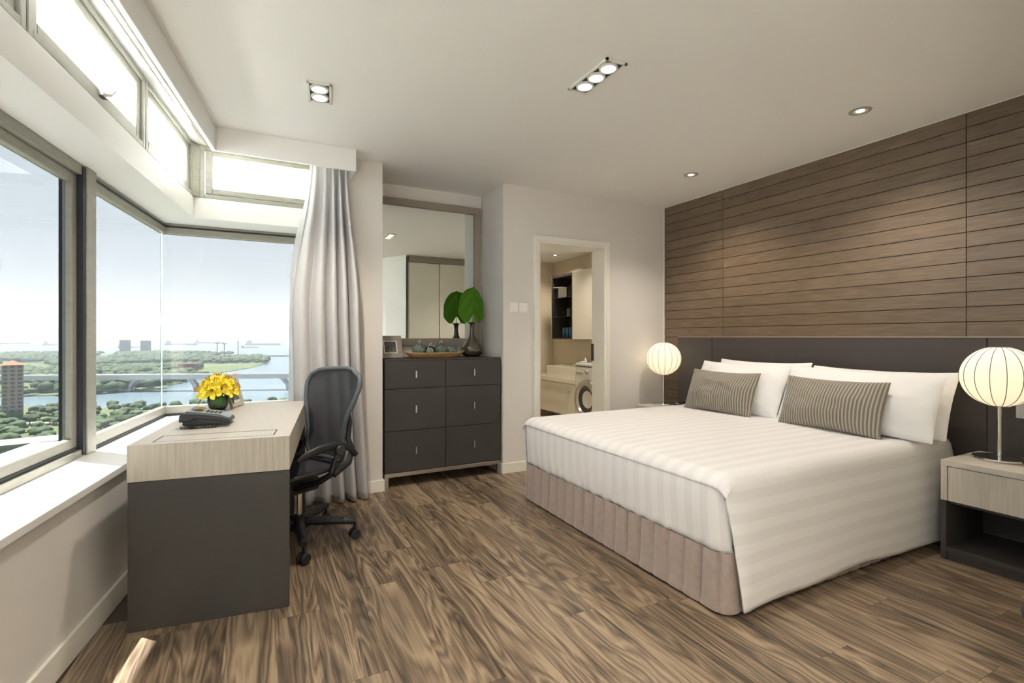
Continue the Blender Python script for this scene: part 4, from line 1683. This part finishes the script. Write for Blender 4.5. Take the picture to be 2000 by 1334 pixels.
XD0, XD1 = FX - 0.010, 3.70
bm = B()
def dv(u, v):
    c = v * CROSS
    y, z, dp = cross(c)
    q = u ** 1.7
    x_ = XD0 + 0.028 + (XD1 - XD0 - 0.028) * q
    near_foot = max(0, 1 - (x_ - XD0 - 0.028) / 0.05)
    sgn = -1 if y < 2.3 else 1
    if dp == 0:
        # roll down at the foot edge
        k = min(1, near_foot)
        z -= 0.052 * (1 - math.sqrt(max(0, 1 - k * k)))
        x_ -= 0.028 * k * k
        ed = min(y - y0d, y1d - y)
        z += 0.012 * min(1, ed / 0.5) * min(1, (x_ - FX) / 0.4)
        z += (0.004 * nz3(x_, y, 0, 2.3) + 0.0016 * nz3(x_, y, 0, 9)) * (1 - k)
    else:
        hem = 0.034 * math.sin(min(1, q * 1.1) * math.pi) * dp ** 2 + 0.006 * math.sin(q * 17) * dp ** 2
        z += hem
        out_ = 0.020 * math.sin(min(1, dp * 2.2) * math.pi / 2) + 0.018 * dp + 0.030 * dp * max(0, q - 0.5)
        out_ += (0.006 * nz3(x_, sgn, z, 3.0) + 0.004 * nz3(x_, sgn, z, 8)) * min(1, dp * 2)
        y += sgn * out_
        y = max(y, 1.349) if sgn < 0 else min(y, 3.322)
        # the free edge at the foot swings out below
        k = max(0, 1 - (x_ - XD0 - 0.028) / 0.09)
        x_ += k * (0.045 * dp - 0.020 * (1 - dp))
        y -= sgn * 0.020 * k * k * (1 - 0.6 * dp)
    return Vector((x_, y, z))
def cu(u, v):
    return (v * CROSS, u * 1.9 + 0.35)
grid(bm, dv, 96, 120, cu)
# tucked foot face
def ft(u, v):
    y = NYB + 0.002 + (FYB - NYB - 0.004) * v
    z = 0.258 + (TOPZ - 0.040 - 0.258) * u
    ed = min(v, 1 - v) * (FYB - NYB)
    x_ = FX + 0.004 - 0.014 * math.sin(min(1, u * 1.25) * math.pi / 2)
    if ed < 0.07:
        x_ += 0.045 * (1 - ed / 0.07) ** 2
    x_ += 0.006 * nz3(0, y, z, 5) * (1 - u ** 4) + 0.005 * math.sin(y * 68 + 2.5 * nz3(0, y, z, 6)) * max(0, 1 - u / 0.55)
    x_ += 0.018 * max(0, 1 - u / 0.12) ** 2 + 0.004 * max(0, u - 0.8) / 0.2
    return Vector((x_, y, z))
grid(bm, ft, 26, 150, lambda u, v: (DROP + ARC - RC + 0.016 + (FYB - NYB - 0.008) * v, u * 0.3))
tag(obj('duvet', bm, 'duvet_satin', smooth=75, solid=0.010, soff=0.0, fix=False), 'white satin-striped duvet covering the bed', 'duvet')

# pillows
def pillow(name, label, cat, group, cy, x_bot, x_top, z_bot, wd, ht, th, material, flange=0.0, seed=0, droop=0.0, uvscale=False, yaw=0.0, pinch=0.5):
    """stands on its long edge, leaning back to the headboard; local u = y axis, local v = up the lean"""
    bm = B()
    uvl = bm.loops.layers.uv.verify()
    n, m_ = 36, 24
    lean = math.atan2(x_top - x_bot, math.sqrt(max(0.01, ht * ht - (x_top - x_bot) ** 2)))
    M = Matrix.Rotation(R(yaw), 4, 'Z') @ Matrix.Rotation(lean, 4, 'Y')
    rs = []
    def P(u, v, side):
        a, b_ = u * 2 - 1, v * 2 - 1
        pa = (1 - abs(a) ** 2.2)
        pb = (1 - abs(b_) ** 2.0)
        thick = th / 2 * max(0, pa * pb) ** 0.68
        yy = a * wd / 2 * (1 - 0.055 * pinch * (1 - b_ * b_)) 
        zz = b_ * ht / 2 * (1 - 0.16 * pinch * (1 - a * a) * (1 if b_ > 0 else 0.55))
        zz += -droop * (1 - a * a) * (b_ + 1) / 2
        wr = 0.017 * nz3(a * 1.3 + seed, b_ * 1.3, seed * 1.7, 1.8) + 0.008 * nz3(a * 4 + seed, b_ * 3, seed, 2.2)
        xx = side * thick + wr * (pa * pb) ** 0.3 if pa * pb > 1e-6 else 0
        # sag: belly sits low
        xx += -0.012 * (1 - (b_ + 0.35) ** 2) * pa * (side == -1)
        return M @ Vector((xx, yy, zz + ht / 2))
    lay = {}
    for side in (-1, 1):
        for i in range(n + 1):
            for j in range(m_ + 1):
                edge = i in (0, n) or j in (0, m_)
                if side == 1 and edge:
                    lay[(1, i, j)] = lay[(-1, i, j)]
                else:
                    lay[(side, i, j)] = bm.verts.new(P(i / n, j / m_, side))
        for i in range(n):
            for j in range(m_):
                q = [(i, j), (i + 1, j), (i + 1, j + 1), (i, j + 1)]
                if side == 1:
                    q = q[::-1]
                f = bm.faces.new([lay[(side, a, b_)] for a, b_ in q])
                for lp, (a, b_) in zip(f.loops, q):
                    lp[uvl].uv = (a / n * wd, b_ / m_ * ht)
    o = obj(name, bm, material, smooth=80, subsurf=1)
    o.location = (x_bot, cy, z_bot)
    return tag(o, label, cat, group)
GP = 'white bed pillows'
pillow('pillow', 'white pillow at the back against the headboard nearest the right lamp', 'pillow', GP, 1.815, 3.470, 3.655, 0.598, 0.88, 0.44, 0.20, 'white_cotton', seed=1, droop=0.0)
pillow('pillow', 'white pillow at the back against the headboard nearest the bathroom', 'pillow', GP, 2.665, 3.490, 3.660, 0.598, 0.83, 0.45, 0.20, 'white_cotton', seed=2, droop=0.0)
pillow('pillow', 'front white pillow behind the right striped cushion', 'pillow', GP, 1.845, 3.305, 3.500, 0.600, 0.95, 0.445, 0.23, 'white_cotton', seed=3)
pillow('pillow', 'front white pillow behind the left striped cushion', 'pillow', GP, 2.715, 3.305, 3.500, 0.600, 0.83, 0.445, 0.23, 'white_cotton', seed=4)
GC = 'striped cushions on the bed'
pillow('striped_cushion', 'grey and beige striped oblong cushion nearest the right lamp', 'cushion', GC, 1.895, 3.185, 3.310, 0.605, 0.645, 0.355, 0.155, 'cushion_stripe', seed=5)
pillow('striped_cushion', 'grey and beige striped oblong cushion nearest the bathroom side', 'cushion', GC, 2.742, 3.185, 3.310, 0.605, 0.645, 0.355, 0.155, 'cushion_stripe', seed=6)

# ------------------------------------------------------------------ nightstands and lamps
def nightstand(label, y0, y1):
    t = thing('nightstand', label, 'nightstand', (3.30, y0, 0), 0, 'bedside tables')
    wd, dp, zt = y1 - y0, 0.450, 0.535
    bm = B()
    box(bm, 0, dp, 0, wd, zt - 0.030, zt)
    obj('top', bm, 'pale_oak_top', t, bevel=0.001, seg=1)
    for a, b_ in ((0, 0.028), (wd - 0.028, wd)):
        bm = B()
        box(bm, 0, dp, a, b_, 0.318, zt - 0.030)
        obj('side_cheek', bm, 'pale_oak', t, bevel=0.001, seg=1)
    bm = B()
    box(bm, 0.004, 0.022, 0.031, wd - 0.031, 0.318, zt - 0.034)
    obj('drawer', bm, 'pale_oak', t, bevel=0.001, seg=1)
    bm = B()
    box(bm, 0.03, dp, 0.028, wd - 0.028, 0.30, 0.318)
    box(bm, 0.001, dp, 0, 0.024, 0.0, 0.317)
    box(bm, 0.001, dp, wd - 0.024, wd, 0.0, 0.317)
    box(bm, 0.001, dp, 0.024, wd - 0.024, 0.045, 0.068)
    box(bm, dp - 0.015, dp, 0.024, wd - 0.024, 0.068, 0.30)
    box(bm, 0.02, 0.035, 0.024, wd - 0.024, 0.0, 0.045)
    obj('carcass', bm, 'dark_laminate', t)
    return t
nightstand('pale oak nightstand with one drawer at the right edge', 0.895, 1.340)
nightstand('pale oak nightstand on the bathroom side, mostly hidden by the bed', 3.330, 3.775)

def lamp(label, x, y, z):
    t = thing('table_lamp', label, 'lamp', (x, y, z), 0, 'globe bedside lamps')
    bm = B()
    lathe(bm, [(0, 0), (0.112, 0), (0.115, 0.006), (0.112, 0.013), (0.02, 0.019), (0, 0.019)], 40)
    obj('base', bm, 'chrome', t, smooth=40)
    bm = B()
    tube(bm, [(0, 0, 0.015), (0, 0, 0.36)], 0.010, 16)
    obj('pole', bm, 'chrome', t, smooth=40)
    RS, ZC = 0.166, 0.450
    bm = B()
    prof = []
    for k in range(25):
        a = R(-74 + 148 * k / 24)
        prof.append((RS * math.cos(a), ZC + RS * 0.985 * math.sin(a)))
    lathe(bm, prof, 48)
    sh = obj('shade', bm, 'lamp_paper', t, smooth=80)
    for k in range(16):
        a = k * math.tau / 16 + 0.1
        bm = B()
        tube(bm, [(r_ * 1.004 * math.cos(a), r_ * 1.004 * math.sin(a), z_) for r_, z_ in prof], 0.0016, 5)
        o = obj('rib', bm, 'dark_interior', sh, smooth=60)
    for pr in (prof[0], prof[-1]):
        bm = B()
        tube(bm, [(pr[0] * math.cos(k * math.tau / 24), pr[0] * math.sin(k * math.tau / 24), pr[1]) for k in range(24)], 0.0025, 6, close=True)
        if pr is prof[0]:
            for k in range(3):
                a = k * math.tau / 3
                tube(bm, [(0, 0, pr[1]), (pr[0] * math.cos(a), pr[0] * math.sin(a), pr[1])], 0.002, 6)
        obj('hoop', bm, 'brushed_steel', sh, smooth=60)
    bm = B()
    lathe(bm, [(0, ZC - 0.055), (0.012, ZC - 0.05), (0.014, ZC - 0.02), (0.028, ZC + 0.012), (0.026, ZC + 0.035), (0.012, ZC + 0.048), (0, ZC + 0.05)], 20)
    obj('bulb', bm, 'lamp_glow', t, smooth=60)
    for dz in (-0.02, ):
        l = bpy.data.lights.new('table_lamp_light', 'POINT')
        l.energy = 0.95
        l.color = (1.0, 0.89, 0.74)
        l.shadow_soft_size = 0.05
        o = bpy.data.objects.new('table_lamp_light', l)
        COL.objects.link(o)
        o.location = (x, y, z + ZC + 0.03)
lamp('white globe lamp with dark ribs on the right nightstand', 3.575, 1.191, 0.5355)
lamp('white globe lamp with dark ribs by the bathroom wall', 3.570, 3.689, 0.5355)
t = thing('bedside_phone', 'small black telephone set on the far nightstand', 'telephone', (3.56, 3.42, 0.536), 10)
bm = B()
box(bm, -0.07, 0.07, -0.06, 0.06, 0, 0.03)
obj('base', bm, 'black_plastic', t, bevel=0.006)
bm = B()
tube(bm, [(-0.09, -0.03, 0.05), (-0.06, -0.03, 0.055), (0.06, -0.03, 0.055), (0.09, -0.03, 0.05)], [0.02, 0.014, 0.014, 0.02], 10)
obj('handset', bm, 'black_plastic', t, smooth=50)

# low dark footstool whose edge shows at the right frame edge
t = thing('footstool', 'dark grey rounded footstool edge at the right edge of the floor', 'stool', (2.905, 0.792, 0))
bm = B()
lathe(bm, [(0, 0.012), (0.085, 0.012), (0.098, 0.022), (0.103, 0.040), (0.098, 0.062), (0.085, 0.074), (0, 0.076)], 40)
obj('cushion', bm, 'dark_upholstery', t, smooth=60)
bm = B()
lathe(bm, [(0, 0), (0.075, 0), (0.075, 0.012), (0, 0.012)], 32)
obj('plinth', bm, 'black_plastic', t, smooth=40)

# ------------------------------------------------------------------ the view: sea, land, trees, bridge, ships, towers
GZ = -80.0
mat('sea_water', (0.15, 0.21, 0.25), 0.25, spec=0.5, var=0.15, scale=0.002)
mat('meadow', (0.10, 0.13, 0.055), 0.9, var=0.4, scale=0.008)
mat('canopy', (0.046, 0.078, 0.034), 0.85, var=0.5, scale=0.06, per_object=0.15)
mat('bark', (0.12, 0.09, 0.06), 0.9)
mat('bridge_concrete', (0.62, 0.61, 0.59), 0.8)
mat('tower_wall', (0.40, 0.34, 0.32), 0.8)
mat('tower_roof', (0.34, 0.14, 0.07), 0.8)
mat('tower_window', (0.11, 0.11, 0.13), 0.3)
mat('hull', (0.20, 0.20, 0.23), 0.7)
mat('slab_grey', (0.20, 0.24, 0.28), 0.7)
mat('shed_red', (0.24, 0.09, 0.08), 0.8)
mat('road', (0.26, 0.25, 0.24), 0.9)
mat('pale_roof', (0.22, 0.235, 0.22), 0.85)
mat('dark_water', (0.08, 0.12, 0.11), 0.25)
bm = B()
prism(bm, [(-9000, 300), (9000, 300), (9000, 12500), (-9000, 12500)], GZ - 3, GZ - 1.0)
o = obj('sea', bm, 'sea_water')
o['kind'] = 'structure'
tag(o, 'pale blue sea and bay below the window', 'sea')
def land(name, pts, label):
    bm = B()
    prism(bm, pts, GZ - 2, GZ)
    o = obj(name, bm, 'meadow')
    o['kind'] = 'structure'
    tag(o, label, 'land')
LAND_A = [(-4200, 4600), (-1076, 3145), (-693, 2950), (-465, 2995), (-140, 2667), (-11, 2268), (34, 1944), (20, 1687), (-19, 1481), (-70, 1334), (-112, 1120), (-143, 925), (-215, 895), (-600, 1000), (-4200, 2300)]
LAND_B = [(-1500, 1150), (-600, 850), (-240, 770), (-178, 735), (-105, 672), (-14, 690), (52, 735), (300, 760), (600, 120), (-1500, 120)]
land('headland', LAND_A, 'wooded headland across the river')
land('near_shore', LAND_B, 'near shore below the building')
def inside(p, poly):
    c = False
    n = len(poly)
    for i in range(n):
        (x1, y1), (x2, y2) = poly[i], poly[i - 1]
        if (y1 > p[1]) != (y2 > p[1]) and p[0] < (x2 - x1) * (p[1] - y1) / (y2 - y1) + x1:
            c = not c
    return c
def crown_bm(seed, sub=2):
    bm = B()
    bmesh.ops.create_icosphere(bm, subdivisions=sub, radius=1.0)
    for v in bm.verts:
        k = 1 + 0.35 * noise.noise(v.co * 1.7 + Vector((seed * 3.1, 0, 0))) + 0.18 * noise.noise(v.co * 4.2 + Vector((0, seed * 2.3, 0)))
        v.co = Vector((v.co.x * k, v.co.y * k, max(-0.45, v.co.z) * k * 0.78))
    return bm
tr = random.Random(21)
# woods too dense to count
me_parts = []
base = []
for s in range(3):
    b_ = crown_bm(s, 1)
    b_.verts.ensure_lookup_table()
    base.append(([v.co.copy() for v in b_.verts], [[v.index for v in f.verts] for f in b_.faces]))
    b_.free()
def woods(name, label, poly, n, xr, yr, rmin, rmax, thresh, sc):
    V, Fc = [], []
    made = 0
    tries = 0
    while made < n and tries < n * 40:
        tries += 1
        yy = tr.uniform(*yr)
        xx = tr.uniform(*xr)
        if not (-0.62 * yy < xx < 0.10 * yy) or not inside((xx, yy), poly):
            continue
        if noise.noise(Vector((xx * sc, yy * sc * 0.55, 4.0))) < thresh:
            continue
        r_ = tr.uniform(rmin, rmax)
        vs_, fs_ = base[made % 3]
        k0 = len(V)
        a = tr.uniform(0, 6.28)
        ca, sa = math.cos(a) * r_, math.sin(a) * r_
        V += [(xx + v.x * ca - v.y * sa, yy + v.x * sa + v.y * ca, GZ + r_ * 0.75 + v.z * r_) for v in vs_]
        Fc += [[i + k0 for i in f] for f in fs_]
        made += 1
    me = bpy.data.meshes.new(name)
    me.from_pydata(V, [], Fc)
    for p in me.polygons:
        p.use_smooth = True
    me.materials.append(MATS['canopy'])
    o = bpy.data.objects.new(name, me)
    COL.objects.link(o)
    tag(o, label, 'woods', kind='stuff')
woods('woods', 'dense green woods covering the headland', LAND_A, 7000, (-2100, 60), (900, 3300), 6, 12, -0.12, 0.006)
# single trees on the near shore
tg = 'shore trees seen'
crowns = []
for s in range(3):
    bm = crown_bm(s + 7, 3)
    o = obj('crown', bm, 'canopy', smooth=80)
    crowns.append(o.data)
    bpy.data.objects.remove(o)
bm = B()
tube(bm, [(0, 0, 0), (0.02, 0, 0.35), (0, 0.02, 0.7)], [0.09, 0.07, 0.05], 8)
o = obj('trunk', bm, 'bark', smooth=60)
trunk_me = o.data
bpy.data.objects.remove(o)
spots = []
for _ in range(9000):
    yy = tr.uniform(330, 735)
    xx = tr.uniform(-0.52, 0.085) * yy
    if inside((xx, yy), LAND_B) and all(math.dist((xx, yy), q) > 10 for q in spots):
        if noise.noise(Vector((xx * 0.012, yy * 0.012, 1.5))) > -0.32:
            spots.append((xx, yy))
    if len(spots) >= 290:
        break
for k, (xx, yy) in enumerate(spots):
    r_ = tr.uniform(4.0, 6.2)
    where = ('through the sliding left window', 'through the narrow window by the glass corner', 'through the far window behind the desk')[0 if xx / yy < -0.244 else 1 if xx / yy < -0.154 else 2]
    t = thing('shore_tree', 'round-crowned green tree on the near shore, seen ' + where, 'tree', (xx, yy, GZ), tr.uniform(0, 360), tg + ' ' + where)
    o = bpy.data.objects.new('crown', crowns[k % 3])
    COL.objects.link(o)
    o.parent = t
    o.location = (0, 0, r_ * 0.95)
    o.scale = (r_, r_, r_ * tr.uniform(0.8, 1.0))
    o = bpy.data.objects.new('trunk', trunk_me)
    COL.objects.link(o)
    o.parent = t
    o.scale = (r_, r_, r_)
# viaduct
t = thing('viaduct', 'long pale viaduct on splayed piers crossing the bay', 'bridge', (0, 0, GZ))
p0, p1 = Vector((-700, 1130, 0)), Vector((420, 700, 0))
dirv = (p1 - p0).normalized()
nrm = Vector((-dirv.y, dirv.x, 0))
def along(bm, s0, s1, w0, w1, z0, z1):
    vs_ = []
    for z in (z0, z1):
        for s, w_ in ((s0, w0), (s1, w0), (s1, w1), (s0, w1)):
            vs_.append(bm.verts.new(p0 + dirv * s + nrm * w_ + Vector((0, 0, z))))
    for f in ((0, 3, 2, 1), (4, 5, 6, 7), (0, 1, 5, 4), (1, 2, 6, 5), (2, 3, 7, 6), (3, 0, 4, 7)):
        bm.faces.new([vs_[i] for i in f])
Ltot = (p1 - p0).length
bm = B()
along(bm, 0, Ltot, -11, 11, 17.5, 22.5)
obj('deck', bm, 'bridge_concrete', t)
bm = B()
along(bm, 0, Ltot, -11.5, -11, 22.0, 24.6)
along(bm, 0, Ltot, 11, 11.5, 22.0, 24.6)
obj('parapet', bm, 'bridge_concrete', t)
for s in (190, 330, 455, 560, 665, 690, 800, 905, 1010):
    if s == 690:
        continue
    bm = B()
    c = p0 + dirv * s
    for sd in (-1, 1):
        for w_ in (-7, 7):
            tube(bm, [c + nrm * w_ * 0.6 + dirv * sd * 5, c + nrm * w_ * 0.7 + dirv * sd * 7 + Vector((0, 0, 8)), c + nrm * w_ + dirv * sd * 17 + Vector((0, 0, 19.5))], [3.2, 2.6, 2.0], 6)
    vs_ = c
    tube(bm, [c - nrm * 6 + Vector((0, 0, 3)), c + nrm * 6 + Vector((0, 0, 3))], 4.0, 6)
    obj('pier', bm, 'bridge_concrete', t, smooth=40)
# ships
def ship(label, x, y, length, rot):
    t = thing('cargo_ship', label, 'ship', (x, y, GZ - 1.5), rot, 'cargo ships at anchor')
    bm = B()
    hw = length * 0.08
    prism(bm, [(-length / 2, -hw), (length * 0.42, -hw), (length / 2, 0), (length * 0.42, hw), (-length / 2, hw)], 0, length * 0.055)
    obj('hull', bm, 'hull', t)
    bm = B()
    box(bm, -length * 0.46, -length * 0.36, -hw * 0.8, hw * 0.8, length * 0.055, length * 0.14)
    box(bm, -length * 0.43, -length * 0.40, -hw * 0.2, hw * 0.2, length * 0.14, length * 0.165)
    obj('bridge_house', bm, 'tower_wall', t)
    bm = B()
    for s in (-0.2, 0.0, 0.2):
        tube(bm, [(s * length, 0, length * 0.055), (s * length, 0, length * 0.11)], length * 0.006, 6)
    obj('deck_cranes', bm, 'hull', t)
ship('hazy cargo ship left of the window post', -1743, 6406, 280, 20)
ship('hazy cargo ship at the far left edge', -2509, 7585, 330, 5)
ship('hazy cargo ship just right of the glass corner', -700, 6000, 300, -20)
ship('hazy cargo ship above the left headland woods', -880, 4700, 150, 15)
ship('large hazy cargo ship above the lilies', -560, 7400, 330, -10)
ship('long hazy tanker above the headland tip', 40, 5500, 330, -22)
ship('small hazy freighter in front of the long tanker', -60, 4200, 120, -15)
ship('hazy cargo ship beside the curtain', 520, 6500, 300, -20)
# breakwater
bm = B()
prism(bm, [(-20, 2330), (420, 2150), (424, 2165), (-16, 2346)], GZ - 1.5, GZ + 4)
tag(obj('breakwater', bm, 'slab_grey'), 'low dark breakwater line off the headland', 'breakwater')
# masts on the headland
mg = 'masts on the headland'
for k, (xx, yy, h_, lab) in enumerate(((-133, 2060, 60, 'left'), (-110, 2050, 58, 'middle'), (-66, 2010, 66, 'right'))):
    t = thing('floodlight_mast', 'tall slim floodlight mast on the headland, %s one of three' % lab, 'mast', (xx, yy, GZ), 0, mg)
    bm = B()
    tube(bm, [(0, 0, 0), (0, 0, h_)], [1.8, 1.2], 6)
    obj('pole', bm, 'hull', t)
    bm = B()
    box(bm, -8 if k < 2 else -2, 8 if k < 2 else 2, -1, 1, h_ - 3, h_)
    obj('lamp_bar', bm, 'hull', t)
# towers
def tower(label, x, y, w_, h_, rot, floors, colsn, roof='tower_roof', wall='tower_wall', cat='building'):
    t = thing('apartment_tower', label, cat, (x, y, GZ), rot)
    bm = B()
    box(bm, -w_ / 2, w_ / 2, -w_ / 2, w_ / 2, 0, h_)
    obj('wall', bm, wall, t)
    bm = B()
    a = w_ * 0.56
    vv = [bm.verts.new(p) for p in ((-a, -a, h_), (a, -a, h_), (a, a, h_), (-a, a, h_), (0, 0, h_ + w_ * 0.30))]
    bm.faces.new(vv[3::-1])
    for i in range(4):
        bm.faces.new([vv[i], vv[(i + 1) % 4], vv[4]])
    bm2 = bm
    if roof:
        obj('roof', bm2, roof, t)
    win = None
    for f in range(floors):
        for c in range(colsn):
            for sd in (0, 1):
                if win is None:
                    b_ = B()
                    ww = w_ / colsn * 0.30
                    box(b_, -ww, ww, -0.15, 0.15, -h_ / floors * 0.26, h_ / floors * 0.26)
                    win = obj('window', b_, 'tower_window', t)
                    o = win
                else:
                    o = win.copy()
                    COL.objects.link(o)
                    o.parent = t
                u = ((c + 0.5) / colsn - 0.5) * w_
                z = (f + 0.5) * h_ / floors
                o.location = (u, -w_ / 2, z) if sd == 0 else (w_ / 2, u, z)
                o.rotation_euler = (0, 0, 0 if sd == 0 else R(90))
tower('pink apartment tower with an orange hipped roof at the left edge', -214, 652, 15, 54, 18, 14, 3)
tower('taller pink apartment tower with an orange roof cut by the left edge', -290, 742, 17, 68, 18, 16, 3)
def slab(label, x, y, wd, dp, h_, rot, wall):
    t = thing('slab_block', label, 'building', (x, y, GZ), rot)
    bm = B()
    box(bm, -wd / 2, wd / 2, -dp / 2, dp / 2, 0, h_)
    obj('wall', bm, wall, t)
    bm = B()
    box(bm, -wd / 2 - 1, wd / 2 + 1, -dp / 2 - 1, dp / 2 + 1, h_, h_ + 2)
    obj('roof', bm, wall, t)
slab('grey slab block on the horizon, left of two', -560, 2900, 42, 20, 64, 12, 'slab_grey')
slab('grey slab block on the horizon, right of two', -478, 2880, 40, 20, 62, 12, 'slab_grey')
slab('dark red shed on the far bank behind the viaduct', -142, 1330, 34, 20, 19, -8, 'shed_red')
slab('pale flat podium roof below the left window', -178, 455, 130, 26, 7, 12, 'pale_roof')
slab('second pale flat roof nearest the left window', -150, 380, 150, 22, 6, 14, 'pale_roof')
bm = B()
prism(bm, [(-700, 780), (-330, 690), (-120, 590), (-120, 582), (-330, 680), (-700, 768)], GZ, GZ + 0.6)
o = obj('road', bm, 'road')
o['kind'] = 'structure'
tag(o, 'pale road winding along the near shore', 'road')
# sea haze
mh, tt, out = nodes_mat('sea_haze')
vsn = tt.nodes.new('ShaderNodeVolumeScatter')
vsn.inputs['Color'].default_value = (0.78, 0.88, 1.0, 1)
vsn.inputs['Density'].default_value = 0.00017
vsn.inputs['Anisotropy'].default_value = 0.1
tt.links.new(vsn.outputs[0], out.inputs['Volume'])
bm = B()
prism(bm, [(-6500, 260), (2600, 260), (2600, 12000), (-6500, 12000)], GZ - 0.5, 520)
o = obj('sea_haze', bm, 'sea_haze')
o['kind'] = 'stuff'
tag(o, 'thin bluish haze over the bay and headland', 'haze')
